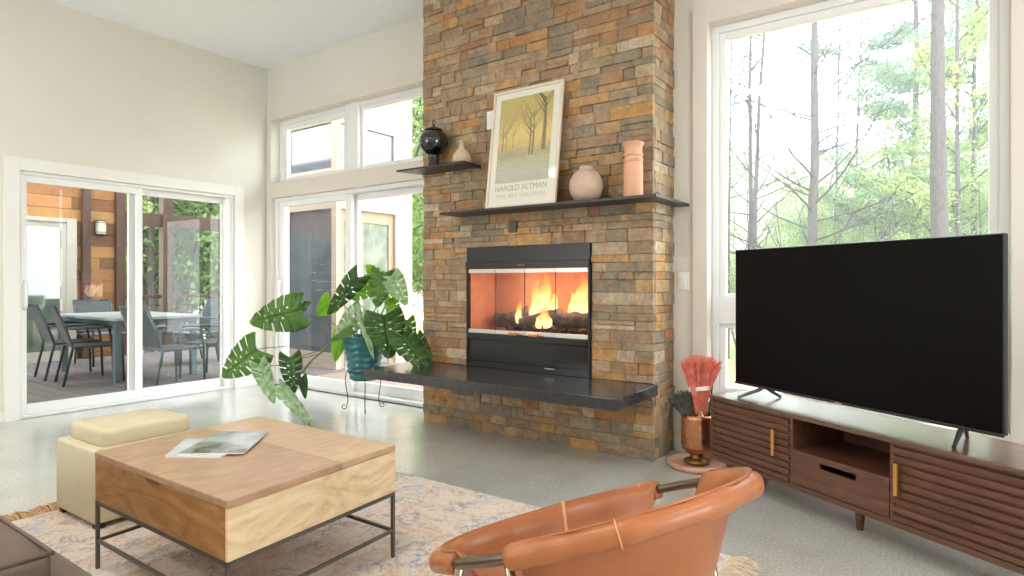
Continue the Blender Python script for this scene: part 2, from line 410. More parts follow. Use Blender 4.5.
# ------------------------------------------------------------------ fireplace insert
fi=thing('fireplace_insert','black wood-burning fireplace insert with folding glass doors','fireplace insert',(IX0,3.72,IZ0))
W=IX1-IX0
def fb(name,x0,x1,y0,y1,z0,z1,m,parent=None,b=.003):
    B=MB(); B.bbox(x0,x1,y0,y1,z0,z1,b); return B.build(name,m,parent or fi)
g=MB(); g.bbox(0,W,-.015,.02,.80,.92,.003); g.bbox(0,W,-.03,.02,.755,.805,.003); g.bbox(.45,.60,-.034,-.028,.772,.778,.001); g.build('hood_panel',M_black,fi)
B=MB(); B.tube([(.50,-.04,.778),(.56,-.04,.778)],.006); B.build('damper_lever',M_brassh,fi,smooth=True)
fb('side_rail',0,.014,-.02,.02,0,.76,M_black,b=.002); fb('side_rail',W-.014,W,-.02,.02,0,.76,M_black,b=.002)
g=MB(); g.bbox(.014,W-.014,-.028,.02,.215,.262,.003); g.bbox(.014,W-.014,-.006,.02,.05,.215,.003); g.bbox(.014,W-.014,-.018,.02,0,.05,.003); g.bbox(.014,W-.014,-.014,0,.088,.094,.001); g.build('lower_grille',M_black2,fi)
B=MB(); B.bbox(.72,.80,-.021,-.018,.037,.041,.0005); B.build('badge',M_silver,fi)
# firebox (brick lined)
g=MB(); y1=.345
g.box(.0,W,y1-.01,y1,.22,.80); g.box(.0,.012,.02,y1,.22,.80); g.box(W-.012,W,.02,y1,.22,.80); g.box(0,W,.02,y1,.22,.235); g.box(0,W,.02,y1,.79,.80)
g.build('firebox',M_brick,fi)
for k in range(4):
    x0=.016+k*(W-.032)/4; x1=.016+(k+1)*(W-.032)/4-.003
    B=MB(); B.box(x0,x1,-.006,-.002,.285,.730); dd=B.build('glass_door',M_fglass,fi)
    for za,zb in ((.262,.292),(.722,.752)):
        g=MB(); g.bbox(x0,x1,-.012,.0,za,zb,.002); g.build('door_rail',M_silver,dd)
    B=MB(); B.bbox(x1-.001,x1+.004,-.007,0,.292,.722,.0008); B.build('edge_strip',M_black,dd)
    if k in (1,2):
        B=MB(); B.bbox(x0+.05+(.08 if k==1 else 0),x0+.13+(.08 if k==1 else 0),-.04,-.015,.258,.28,.005)
        B.bbox(x0+.13+(.08 if k==1 else 0),x0+.17+(.08 if k==1 else 0),-.03,-.01,.266,.272,.002); B.build('door_handle',M_brassh,dd)
# grate, logs, flames
gx=-2.45; gy=3.90; gz=.73
gr=thing('log_grate','black iron grate holding the burning logs','grate',(gx,gy,gz))
B=MB()
for i in range(8):
    x=-.28+i*.08; B.tube([(x,-.13,.10),(x,-.12,.055),(x,.10,.055),(x,.12,.10)],.006,6)
B.tube([(-.32,-.08,.045),(.32,-.08,.045)],.007,6); B.tube([(-.32,.08,.045),(.32,.08,.045)],.007,6)
B.build('bars',M_iron,gr)
for sx in(-.28,.28):
    for sy in(-.08,.08):
        B=MB(); B.tube([(sx,sy,.045),(sx*1.03,sy*1.05,0)],.007,6); B.build('leg',M_iron,gr)
def log(label,p0,p1,r,seed):
    random.seed(seed); p0=Vector(p0); p1=Vector(p1); n=10; pts=[];rs=[]
    for i in range(n+1):
        q=i/n; pts.append(p0.lerp(p1,q)+Vector((random.uniform(-1,1),random.uniform(-1,1),random.uniform(-1,1)))*r*.12); rs.append(r*random.uniform(.88,1.1))
    c=(p0+p1)/2; B=MB(); B.tube([p-c for p in pts],rs,12); o=B.build('firewood_log',M_log,smooth=True); o.location=c
    tag(o,label,'log')
    return o
log('thick charred log at the left of the fire',(-2.95,3.94,.845),(-2.60,3.90,.84),.055,1)
log('round-ended log lying on the left log',(-2.80,3.86,.86),(-2.66,3.95,.92),.04,2)
log('long log leaning across the middle of the fire',(-2.66,3.86,.845),(-2.33,3.90,.93),.032,3)
log('big dark log at the right of the fire',(-2.36,3.87,.865),(-2.05,3.90,.875),.06,4)
log('thin charred log at the back of the fire',(-2.62,3.98,.86),(-2.25,4.0,.86),.04,5)
def flame_mat():
    m=bpy.data.materials.new('flame'); m.use_nodes=True; nt=m.node_tree; N=nt.nodes; L=nt.links
    for n in list(N): N.remove(n)
    o=N.new('ShaderNodeOutputMaterial'); e=N.new('ShaderNodeEmission'); tr=N.new('ShaderNodeBsdfTransparent'); mx=N.new('ShaderNodeMixShader')
    tc=N.new('ShaderNodeTexCoord'); sp=N.new('ShaderNodeSeparateXYZ'); L.new(tc.outputs['Generated'],sp.inputs[0])
    n=N.new('ShaderNodeTexNoise'); n.inputs['Scale'].default_value=9; n.inputs['Detail'].default_value=4; L.new(tc.outputs['Object'],n.inputs['Vector'])
    lw=N.new('ShaderNodeLayerWeight'); lw.inputs[0].default_value=.35
    ad=N.new('ShaderNodeMath'); ad.operation='ADD'; L.new(sp.outputs[2],ad.inputs[0])
    mu=N.new('ShaderNodeMath'); mu.operation='MULTIPLY_ADD'; mu.inputs[1].default_value=.9; mu.inputs[2].default_value=-.45; L.new(n.outputs['Fac'],mu.inputs[0]); L.new(mu.outputs[0],ad.inputs[1])
    a2=N.new('ShaderNodeMath'); a2.operation='ADD'; L.new(ad.outputs[0],a2.inputs[0]); 
    m2=N.new('ShaderNodeMath'); m2.operation='MULTIPLY'; m2.inputs[1].default_value=.5; L.new(lw.outputs['Facing'],m2.inputs[0]); L.new(m2.outputs[0],a2.inputs[1])
    r=N.new('ShaderNodeValToRGB'); E_=r.color_ramp.elements
    E_[0].position=.25; E_[0].color=(1,.72,.30,1); E_[1].position=1; E_[1].color=(.9,.16,.03,1); x=E_.new(.65); x.color=(1,.42,.10,1)
    L.new(a2.outputs[0],r.inputs[0]); L.new(r.outputs[0],e.inputs[0]); e.inputs[1].default_value=2.5
    mr=N.new('ShaderNodeMapRange'); mr.inputs['From Min'].default_value=.35; mr.inputs['From Max'].default_value=1.25; mr.inputs['To Min'].default_value=.08; mr.inputs['To Max'].default_value=.9
    L.new(a2.outputs[0],mr.inputs['Value']); L.new(mr.outputs[0],mx.inputs[0]); L.new(e.outputs[0],mx.inputs[1]); L.new(tr.outputs[0],mx.inputs[2]); L.new(mx.outputs[0],o.inputs[0])
    return m
M_flame=flame_mat()
def flame(label,x,y,z,h,w,tongues,seed):
    random.seed(seed); B=MB()
    for k in range(tongues):
        ox=random.uniform(-w*.45,w*.45) if k else 0; hh=h*(random.uniform(.45,.85) if k else 1); ww=w*(.32 if k else .45); ph=random.uniform(0,6); lean=random.uniform(-.25,.3)*hh*.5
        pts=[];rs=[]
        for i in range(13):
            q=i/12; pts.append((ox*(1-.3*q)+lean*q+math.sin(q*7+ph)*ww*.25*q,random.uniform(-.01,.01),hh*q)); rs.append(max(.001,ww*(.55+.9*q)*(1-q)**.85+.001))
        o=len(B.v); B.tube(pts,rs,12)
        for i in range(o,len(B.v)):
            v=B.v[i]; B.v[i]=(v[0],v[1]*.45,v[2])
    ob=B.build('flame',M_flame,smooth=True); ob.location=(x,y,z); tag(ob,label,'flame'); return ob
flame('tall yellow flame rising from the middle logs',-2.475,3.90,.875,.36,.23,9,11)
flame('tall yellow flame above the right log',-2.165,3.90,.90,.31,.20,8,12)
flame('low orange flame licking left of the leaning log',-2.68,3.86,.84,.17,.09,4,13)
flame('small orange flame low between the middle logs',-2.44,3.84,.82,.15,.14,5,14)
for x,pw in((-2.62,4.2),(-2.25,4.2)):
    ld=bpy.data.lights.new('fire_light','POINT'); ld.energy=pw; ld.color=(1,.7,.46); ld.shadow_soft_size=.09
    lo=bpy.data.objects.new('fire_light',ld); COL.objects.link(lo); lo.location=(x,3.86,1.02)

# ------------------------------------------------------------------ things on the shelves
M_blackglaze=mat('black glass',(14,16,17),.06,spec=.7,coat=.5)
M_cream=mat('cream ceramic',(206,186,154),.55,rgb2=(196,174,140),nscale=20)
M_pinkcer=mat('speckled pink beige ceramic',(206,178,158),.35,rgb2=(196,166,146),nscale=40)
M_peach=mat('peach terracotta',(222,170,138),.6,rgb2=(216,162,130),nscale=6)
t=thing('lidded_jar','black glass globe jar with lid on the short floating shelf','jar',(-3.335,3.62,2.044))
B=MB(); B.lathe([(.052,0),(.058,.008),(.058,.02),(.05,.028),(.052,.05),(.046,.056),(.050,.08),(.046,.088),(.046,.11),(.06,.118),(.085,.14),(.108,.175),(.116,.21),(.112,.25),(.09,.285),(.066,.30),(.062,.302)],40); B.build('globe',M_blackglaze,t,smooth=True)
B=MB(); B.lathe([(.07,.302),(.074,.308),(.06,.32),(.03,.332),(.012,.34),(.009,.35),(.009,.352)],32); B.build('lid',M_blackglaze,t,smooth=True)
B=MB(); B.tube([(.016*math.cos(a),0,.368+.016*math.sin(a)) for a in [i*2*PI/16 for i in range(16)]],.0045,8,closed=True); B.build('ring_knob',M_blackglaze,t,smooth=True)
B=MB(); B.lathe([(.058,0),(.07,.01),(.076,.035),(.07,.07),(.045,.105),(.024,.13),(.019,.145),(.018,.17),(.026,.176),(.026,.186),(.018,.19),(.014,.186),(.013,.15)],36)
o=tag(B.build('bottle_vase',M_cream,smooth=True),'small cream ceramic bottle vase on the short floating shelf','vase'); o.location=(-3.045,3.62,2.044)
B=MB(); B.lathe([(.052,0),(.075,.008),(.108,.045),(.124,.10),(.118,.15),(.09,.20),(.056,.222),(.048,.228),(.05,.246),(.044,.25),(.038,.24),(.036,.22)],44)
o=tag(B.build('round_vase',M_pinkcer,smooth=True),'round speckled beige vase between the poster and the tall vase','vase'); o.location=(-1.962,3.61,1.678); o.scale=(.92,.92,.95)
prof=[(.056,0),(.06,.004)]
for i in range(9): prof+=[(.0605,.01+i*.022)]
prof+=[(.06,.215),(.055,.222),(.062,.232),(.062,.242),(.055,.252),(.055,.256),(.062,.264),(.062,.272),(.056,.28),(.058,.32),(.066,.332),(.069,.342),(.064,.348),(.054,.345),(.05,.32)]
B=MB(); B.lathe(prof,40); o=tag(B.build('cylinder_vase',M_peach,auto=40),'tall peach terracotta cylinder vase with rings round its neck','vase'); o.location=(-1.622,3.60,1.678)

# framed poster leaning on the chimney
M_mount=mat('poster paper',(250,242,230),.6)
M_pframe=mat('champagne picture frame',(226,212,192),.4,metal=.1)
M_print=bpy.data.materials.new('autumn park print'); M_print.use_nodes=True
def _print():
    nt=M_print.node_tree; N=nt.nodes; L=nt.links; b=N['Principled BSDF']; b.inputs['Roughness'].default_value=.5
    tc=N.new('ShaderNodeTexCoord'); sp=N.new('ShaderNodeSeparateXYZ'); L.new(tc.outputs['Generated'],sp.inputs[0])
    n=N.new('ShaderNodeTexNoise'); n.inputs['Scale'].default_value=9; n.inputs['Detail'].default_value=8; n.inputs['Roughness'].default_value=.7; L.new(tc.outputs['Generated'],n.inputs['Vector'])
    ad=N.new('ShaderNodeMath'); ad.operation='MULTIPLY_ADD'; ad.inputs[1].default_value=.35; L.new(n.outputs['Fac'],ad.inputs[0]); L.new(sp.outputs[2],ad.inputs[2])
    r=N.new('ShaderNodeValToRGB'); e=r.color_ramp.elements; e[0].position=.12; e[0].color=(*s2l((198,194,174)),1); e[1].position=1.25/1.35; e[1].color=(*s2l((214,188,120)),1)
    for p,c in ((.3,(208,204,184)),(.44,(206,196,158)),(.5,(190,180,140)),(.56,(216,190,128)),(.66,(244,212,136)),(.78,(246,214,136))):
        x=e.new(p); x.color=(*s2l(c),1)
    L.new(ad.outputs[0],r.inputs[0])
    n2=N.new('ShaderNodeTexNoise'); n2.inputs['Scale'].default_value=45; n2.inputs['Detail'].default_value=4; L.new(tc.outputs['Generated'],n2.inputs['Vector'])
    mr=N.new('ShaderNodeMapRange'); mr.inputs['From Min'].default_value=.3; mr.inputs['From Max'].default_value=.7; mr.inputs['To Min'].default_value=.8; mr.inputs['To Max'].default_value=1.12; L.new(n2.outputs['Fac'],mr.inputs['Value'])
    vm=N.new('ShaderNodeVectorMath'); vm.operation='SCALE'; L.new(r.outputs[0],vm.inputs[0]); L.new(mr.outputs[0],vm.inputs['Scale']); L.new(vm.outputs[0],b.inputs['Base Color'])
_print()
M_ink=mat('print tree ink',(138,124,94),.6,rgb2=(156,140,106),nscale=30)
M_path=mat('print path ink',(186,182,164),.6,rgb2=(170,168,148),nscale=30)
M_text=mat('grey lettering',(190,178,160),.6)
pf=thing('framed_poster','framed autumn park poster leaning on the chimney above the mantel','picture',(-2.475,3.572,1.6785)); pf.rotation_euler=(math.radians(-7.6),0,0)
PW,PH=.60,.885
B=MB()
for r in ((-PW/2,-PW/2+.02,0,PH),(PW/2-.02,PW/2,0,PH),(-PW/2+.02,PW/2-.02,0,.02),(-PW/2+.02,PW/2-.02,PH-.02,PH)): B.bbox(r[0],r[1],-.012,.012,r[2],r[3],.003)
B.build('frame',M_pframe,pf)
B=MB(); B.box(-PW/2+.015,PW/2-.015,-.002,.006,.015,PH-.015); B.build('mount',M_mount,pf)
B=MB(); B.box(-.232,.225,-.0032,-.0022,.185,PH-.065); pr=B.build('print',M_print,pf)
B=MB(); yy=-.0036
def strip(pts,ws,y=-.0036):
    n=len(pts); L_=[];
    for i,(x,z_) in enumerate(pts):
        a=pts[max(i-1,0)]; b=pts[min(i+1,n-1)]; dx,dz=b[0]-a[0],b[1]-a[1]; l=math.hypot(dx,dz); nx,nz=-dz/l,dx/l
        L_+= [(x+nx*ws[i]/2,y,z_+nz*ws[i]/2),(x-nx*ws[i]/2,y,z_-nz*ws[i]/2)]
    B.add(L_,[(2*i,2*i+1,2*i+3,2*i+2) for i in range(n-1)])
random.seed(5)
def ptree(x,z_,h,w,n):
    strip([(x,z_),(x+.003,z_+h*.5),(x-.004,z_+h)],[w*1.3,w,w*.6])
    for k in range(n):
        q=random.uniform(.45,1); s=random.choice((-1,1)); zz_=z_+h*q; l=random.uniform(.06,.15)
        p=[(x,zz_),(x+s*l*.5,zz_+l*.7),(x+s*l*.8,min(zz_+l*1.5,PH-.07))]; p=[(max(-.225,min(.218,a)),min(b,PH-.068)) for a,b in p]
        strip(p,[w*.5,w*.3,w*.1])
ptree(.165,.40,.385,.026,8); ptree(.05,.375,.30,.013,8); ptree(.075,.375,.31,.012,7); ptree(-.19,.42,.2,.007,6); ptree(-.16,.43,.16,.005,5); ptree(-.10,.44,.12,.005,5)
B.build('print_trees',M_ink,pf)
B=MB(); strip([(-.2,.36),(-.1,.40),(.0,.43)],[.03,.02,.008],-.0034); B.build('print_path',M_path,pf)
def text(s,size,x,z_,parent,m,name='lettering',width=None,y=-.004,rot=(PI/2,0,0)):
    c=bpy.data.curves.new(name,'FONT'); c.body=s; c.size=size; c.align_x='CENTER'; c.extrude=.0003
    o=bpy.data.objects.new('tmp_text',c); COL.objects.link(o); bpy.context.view_layer.update()
    dg=bpy.context.evaluated_depsgraph_get(); me=bpy.data.meshes.new_from_object(o.evaluated_get(dg)); 
    bpy.data.objects.remove(o); me.materials.clear(); me.materials.append(m)
    o=bpy.data.objects.new(name,me); COL.objects.link(o); o.parent=parent; o.location=(x,y,z_); o.rotation_euler=rot
    if width: 
        w=max(v.co.x for v in me.vertices)-min(v.co.x for v in me.vertices); o.scale=(width/w,1,1)
    return o
text('HAROLD ALTMAN',.058,-.003,.125,pf,M_text,width=.44)
text('FINE ART GALLERIES',.038,-.003,.075,pf,mat('pale lettering',(216,204,186),.6),width=.42)
B=MB(); B.box(-PW/2+.018,PW/2-.018,-.0085,-.0075,.018,PH-.018); B.build('glazing',M_glass,pf)

# ------------------------------------------------------------------ copper bucket with brooms, on a round tray
M_copper=mat('hammered copper',(188,122,84),.25,metal=.9,rgb2=(206,150,112),nscale=18,bump=.4,bscale=45)
M_bronze=mat('aged brass foot',(150,112,66),.3,metal=.9)
M_red=mat('coral dyed broom bristle',(224,108,90),.8,rgb2=(240,150,132),nscale=30)
M_tray=mat('pink clay tray',(216,166,142),.5)
BX,BY=-1.285,3.80
B=MB(); B.lathe([(.16,.0),(.175,.004),(.182,.018),(.18,.03),(.168,.036),(.15,.032),(.145,.022),(.0005,.02)],48)
o=tag(B.build('round_tray',M_tray,smooth=True),'round pink clay tray on the floor under the copper vessel','tray'); o.location=(BX,BY,0)
t=thing('copper_vessel','hammered copper footed vessel holding brooms beside the chimney','vase',(BX,BY,.0205)); t.scale=(1.12,1.12,1.03)
B=MB(); B.lathe([(.055,.0),(.07,.004),(.068,.02),(.045,.03),(.032,.045),(.035,.058)],36); B.build('foot',M_bronze,t,smooth=True)
B=MB(); B.lathe([(.035,.055),(.06,.065),(.078,.085),(.086,.12),(.085,.2),(.084,.27),(.088,.30),(.084,.298),(.078,.27),(.078,.1),(.001,.08)],40,cap=False); B.build('vessel_body',M_copper,t,smooth=True)
def broom(name,label,base,direction,L0,fan,n,m,spread,hw,mh,seed,curve=0):
    random.seed(seed); t=thing(name,label,'brush',base)
    d_=Vector(direction).normalized(); side=Vector((.815,.579,0)); side=(side-d_*side.dot(d_)).normalized(); nrm=d_.cross(side).normalized()
    B=MB(); B.tube([Vector((0,0,0)),d_*L0],hw,10); B.build('handle',mh,t,smooth=True)
    B=MB()
    for i in range(n):
        a=random.uniform(-1,1); b=random.uniform(-1,1)
        p0=d_*L0*.9+side*a*hw*1.1+nrm*b*hw*.8; 
        l=fan*random.uniform(.9,1.03); s=a*spread
        p1=p0+d_*l*.5+side*s*.42+nrm*b*.012; p2=p0+d_*l*(1-.12*a*a)+side*(s+curve*l)+nrm*b*.035
        B.tube([p0,p1,p2],[.0022,.002,.0013],4)
    B.build('bristles',m,t)
    return t,d_,side,nrm
t1,d_,s_,n_=broom('hand_broom','coral red whisk broom standing in the copper vessel',(BX+.02,BY-.01,.15),(.0,.03,1),.20,.36,420,M_red,.10,.024,M_copper,3)
B=MB()
for k in range(3): B.tube([(math.cos(a)*.066*s_.x+math.sin(a)*.03*n_.x+d_.x*(.33+.006*k),math.cos(a)*.066*s_.y+math.sin(a)*.03*n_.y+d_.y*(.33+.006*k),.33+.008*k+.006*math.cos(a)) for a in [i*2*PI/20 for i in range(20)]],.006,6,closed=True)
B.build('cord_binding',M_trim,t1,smooth=True)
M_grey=mat('grey brush bristle',(124,120,110),.7,rgb2=(76,74,68),nscale=30)
broom('hearth_brush','dark grey fan-shaped brush leaning left in the copper vessel',(BX-.005,BY-.02,.2),(-.34,-.2,1),.09,.20,260,M_grey,.055,.016,M_black,4)
B=MB(); B.tube([(0,0,0),(0,0,.22),(0,0,.30),(0,0,.36)],[.008,.008,.02,.004],8); o=tag(B.build('yellow_brush',mat('yellow bristle',(232,190,60),.7),smooth=True),'yellow-tipped brush mostly hidden behind the coral broom','brush'); o.location=(BX-.035,BY+.03,.24)
t=thing('poker','thin black fireplace poker standing behind the coral broom','poker',(BX+.04,BY+.04,.13))
B=MB(); B.tube([(0,0,0),(.05,.02,.48),(.06,.025,.5),(.09,.035,.52)],.005,8); B.build('rod',M_iron,t,smooth=True)

# ------------------------------------------------------------------ TV stand
SL=(-1.154,3.655,0); SR=math.atan2(-.512,.859)
M_wal=wood('dark walnut',(82,52,38),(120,80,58),(100,65,48),scale=2.2,stretch=(1.5,14,14),rough=.38,coat=.15,dist=1.2,bump=.1)
M_waltop=wood('glossy walnut top',(84,54,42),(116,80,64),scale=2.2,stretch=(1.5,14,14),rough=.3,coat=1,dist=1)
M_brass=mat('brass pull',(226,170,96),.28,metal=.9)
st=thing('media_console','long dark walnut media console with slatted doors','tv stand',SL,SR)
LW,DP,TZ,BZ=1.715,.385,.485,.105
B=MB(); B.bbox(0,LW,-.012,DP,TZ-.022,TZ,.004); B.build('top_board',M_waltop,st)
B=MB(); B.bbox(0,.022,0,DP,BZ,TZ-.022,.003); B.bbox(LW-.022,LW,0,DP,BZ,TZ-.022,.003); B.bbox(.02,LW-.02,0,DP,BZ,BZ+.026,.003); B.bbox(.572,.590,.004,DP,BZ,TZ-.02,.002); B.bbox(1.098,1.116,.004,DP,BZ,TZ-.02,.002)
B.bbox(.02,LW-.02,DP-.012,DP-.002,BZ,TZ-.02,.001); B.bbox(.588,1.10,.0,DP-.01,.292,.306,.002); B.build('carcass',M_wal,st)
for x0,x1,hx in((.024,.570,.487),(1.118,LW-.024,1.142)):
    g=MB(); g.bbox(x0,x1,.008,.018,BZ+.028,TZ-.024,.001)
    zz=BZ+.030; n=9; ph=(TZ-.026-zz)/n
    for k in range(n):
        a=zz+k*ph; g.prism([(0,0),(.014,.002),(.014,ph*.62),(0,ph*.8)],x0,x1,M=Matrix(((0,0,1,0),(-1,0,0,.010),(0,1,0,a),(0,0,0,1))))
    dd=g.build('door',M_wal,st)
    g=MB(); g.bbox(hx-.007,hx+.009,-.032,-.018,.248,.385,.003); g.bbox(hx-.003,hx+.003,-.02,.004,.262,.27,.001); g.bbox(hx-.003,hx+.003,-.02,.004,.365,.373,.001); g.build('handle',M_brass,dd)
g=MB(); # drawer front with cut-out slot
poly=[(.592,.136),(1.096,.136),(1.096,.290),(.945,.290),(.93,.252),(.758,.252),(.743,.290),(.592,.290)]
MX=Matrix(((1,0,0,0),(0,0,-1,0),(0,1,0,0),(0,0,0,1)))
g.prism([(.592,.136),(1.096,.136),(1.096,.246),(.592,.246)],-.018,-.002,M=MX); g.prism([(.592,.246),(.752,.246),(.742,.291),(.592,.291)],-.018,-.002,M=MX); g.prism([(.936,.246),(1.096,.246),(1.096,.291),(.946,.291)],-.018,-.002,M=MX)
g.prism([(.742,.276),(.946,.276),(.946,.291),(.742,.291)],-.018,-.002,M=MX)
g.build('drawer',M_wal,st)
for lx,ly in((.10,.06),(.10,DP-.06),(LW/2+.045,.08),(LW-.10,.06),(LW-.10,DP-.06)):
    g=MB(); g.tube([(lx,ly,BZ),(lx,ly,0)],[.024,.014],14); g.build('leg',M_wal,st,auto=40)
# TV
M_screen=mat('dark screen',(10,8,7),.3,spec=.12)
tv=thing('television','large flat black television on the walnut console','television',(SL[0],SL[1],TZ),SR)
g=MB(); g.bbox(.005,1.437,.185,.215,.058,.857,.006); g.bbox(.2,1.22,.21,.25,.09,.55,.01); g.build('casing',M_black,tv)
g=MB(); g.box(.011,1.431,.1835,.186,.068,.851); g.build('screen',M_screen,tv)
g=MB(); g.bbox(.005,1.437,.180,.188,.054,.066,.002); g.build('lower_bezel',mat('gunmetal bezel',(66,66,66),.3,metal=.6),tv)
g=MB(); g.bbox(.69,.73,.178,.181,.057,.062,.0005); g.build('badge',M_silver,tv)
M_foot=mat('grey metal foot',(72,74,76),.35,metal=.5)
for s,x in((-1,.215),(1,1.285)):
    g=MB(); g.tube([(x,.20,.065),(x+s*.0,.17,.05),(x+s*.045,.05,.006)],[.012,.011,.008],8); g.tube([(x,.20,.065),(x-s*.01,.22,.05),(x-s*.04,.285,.006)],[.012,.011,.008],8); g.build('foot',M_foot,tv,auto=40)

# ------------------------------------------------------------------ coffee table
M_side_lit=wood('mango side lit tone',(206,168,124),(240,218,184),(228,202,162),scale=1.1,stretch=(2,2,6),rough=.42,dist=4)  # pale tone paints the light from the right into the side panels
M_mtop=wood('mango wood top',(164,124,96),(194,156,124),(178,140,110),scale=1.8,stretch=(7,2,2),rough=.3,coat=.25,dist=1.6)
M_mtop2=wood('paler mango plank',(182,146,112),(212,178,142),(196,162,126),scale=1.8,stretch=(7,2,2),rough=.3,coat=.25,dist=1.6)
M_steel=mat('dark bronze steel',(104,99,88),.35,metal=.6)
ct=thing('coffee_table','square mango wood coffee table on a black steel frame','coffee table',(-2.31,1.415,0))
q=[(-2.765-.0,1.033),(-1.812,1.037),(-1.868,1.795),(-2.835,1.79)]
q=[Vector((a+2.31,b-1.415,0)) for a,b in q]
def bil(u,v,z_): # u along width, v depth
    a=q[0].lerp(q[1],u); b=q[3].lerp(q[2],u); r=a.lerp(b,v); return Vector((r.x,r.y,z_))
def qbox(B,u0,u1,v0,v1,z0,z1):
    vs=[bil(u,v,z_) for z_ in(z0,z1) for v in(v0,v1) for u in(u0,u1)]
    B.add(vs,[(0,2,3,1),(4,5,7,6),(0,1,5,4),(2,6,7,3),(0,4,6,2),(1,3,7,5)])
def qobj(name,m,boxes,parent=ct,bev=.003):
    B=MB()
    for b in boxes: qbox(B,*b)
    o=B.build(name,m,parent)
    md=o.modifiers.new('Bevel','BEVEL'); md.width=bev; md.segments=2
    return o
qobj('lift_top',M_mtop,[(-.002,1.002,-.002,.615,.450,.475)])
qobj('fixed_top',M_mtop2,[(.0,1.0,.619,1.0,.452,.4748)])
M_side_shade=wood('mango side shade tone',(128,86,44),(188,142,88),(160,112,62),scale=1.1,stretch=(2,2,6),rough=.42,dist=4)  # darker copy of the side wood, shade of the front put into its colour
qobj('front_panel',M_side_shade,[(.0,.985,0,.025,.283,.449)])
qobj('side_panel',M_side_lit,[(.985,1.0,0,1,.283,.449)])
qobj('side_panel',M_side_lit,[(0,.02,.03,1,.283,.449)])
qobj('back_panel',M_side_shade,[(.02,.98,.975,1,.283,.449)])
qobj('bottom_panel',M_side_shade,[(.02,.98,.03,.97,.285,.30)])
qobj('finger_notch',M_wal,[(.45,.545,-.0035,.004,.440,.4495)],bev=.0005)
t_=.013
du=.015; dv=.018
qobj('frame',M_steel,[(0,1,0,dv,.268,.282),(0,1,1-dv,1,.268,.282),(0,du,0,1,.268,.282),(1-du,1,0,1,.268,.282),
   (0,1,0.002,.017,.117,.130),(0,1,.983,.998,.117,.130),(0.001,.013,0,1,.117,.130),(.987,.999,0,1,.117,.130)],bev=.001)
for u0 in (0,1-du):
    for v0 in (0,1-dv): qobj('leg',M_steel,[(u0,u0+du,v0,v0+dv,0.0125,.268)],bev=.001)

# magazines
M_pap=mat('magazine pages',(236,234,230),.4)
M_cov=mat('photo magazine cover',(206,214,222),.22,rgb2=(70,66,56),nscale=4,coat=.2)
M_cov2=mat('white magazine cover',(228,230,238),.2,rgb2=(196,198,214),nscale=7,coat=.5)
def magazine(label,pts,z0,th,mc,curl=0):
    c=Vector((sum(p[0] for p in pts)/4,sum(p[1] for p in pts)/4,0)); t=thing('magazine',label,'magazine',(c.x,c.y,z0))
    def f(u,v,top):
        a=Vector((*pts[0],0)).lerp(Vector((*pts[1],0)),u); b=Vector((*pts[3],0)).lerp(Vector((*pts[2],0)),u); r=a.lerp(b,v)-c
        r.z=top+curl*((1-u)**2)*.5; return r
    for nm,m,a,b in(('pages',M_pap,.0,th-.0008),('cover',mc,th-.0008,th)):
        B=MB(); n=12; vs=[];fs=[]
        for z_ in(a,b):
            for j in(0,1):
                for i in range(n+1): vs.append(f(i/n,j,z_))
        w=n+1
        for i in range(n): fs+=[(i,w+i,w+i+1,i+1),(2*w+i,2*w+i+1,3*w+i+1,3*w+i),(i,i+1,2*w+i+1,2*w+i),(w+i,3*w+i,3*w+i+1,w+i+1)]
        fs+=[(0,2*w,3*w,w),(n,w+n,3*w+n,2*w+n)]
        B.add(vs,fs); B.build(nm,m,t)
magazine('open white magazine lowest on the coffee table, left edge showing',[(-2.46,1.155),(-2.27,1.275),(-2.44,1.49),(-2.66,1.335)],.4755,.005,M_cov2)
magazine('glossy photo magazine on top of the white one',[(-2.43,1.19),(-2.235,1.345),(-2.465,1.60),(-2.635,1.47)],.4812,.006,M_cov)

# ------------------------------------------------------------------ ottoman
M_cream_l=mat('cream leather',(218,206,174),.42,spec=.45,rgb2=(213,199,164),nscale=4,bump=.06,bscale=150)
M_dfoot=mat('black plastic foot',(38,34,32),.5)
ot=thing('ottoman','cream leather cube ottoman with a thick lid behind the coffee table','ottoman',(-3.395,1.395,0),math.radians(1))
B=MB(); B.bbox(-.222,.215,-.215,.25,.035,.378,.014); B.build('body',M_cream_l,ot,auto=50)
B=MB(); B.bbox(-.17,.185,-.175,.245,.37,.46,.024); B.build('lid_cushion',M_cream_l,ot,auto=60)
B=MB(); B.tube([(-.205,-.2,.375),(.205,-.2,.375),(.205,.2,.375),(-.205,.2,.375)],.004,6,closed=True); B.build('piping',M_cream_l,ot)
for sx in(-1,1):
    for sy in(-1,1):
        B=MB(); B.bbox(sx*.185-.02,sx*.185+.02,sy*.185-.02,sy*.185+.02,.0125,.036,.003); B.build('foot',M_dfoot,ot)

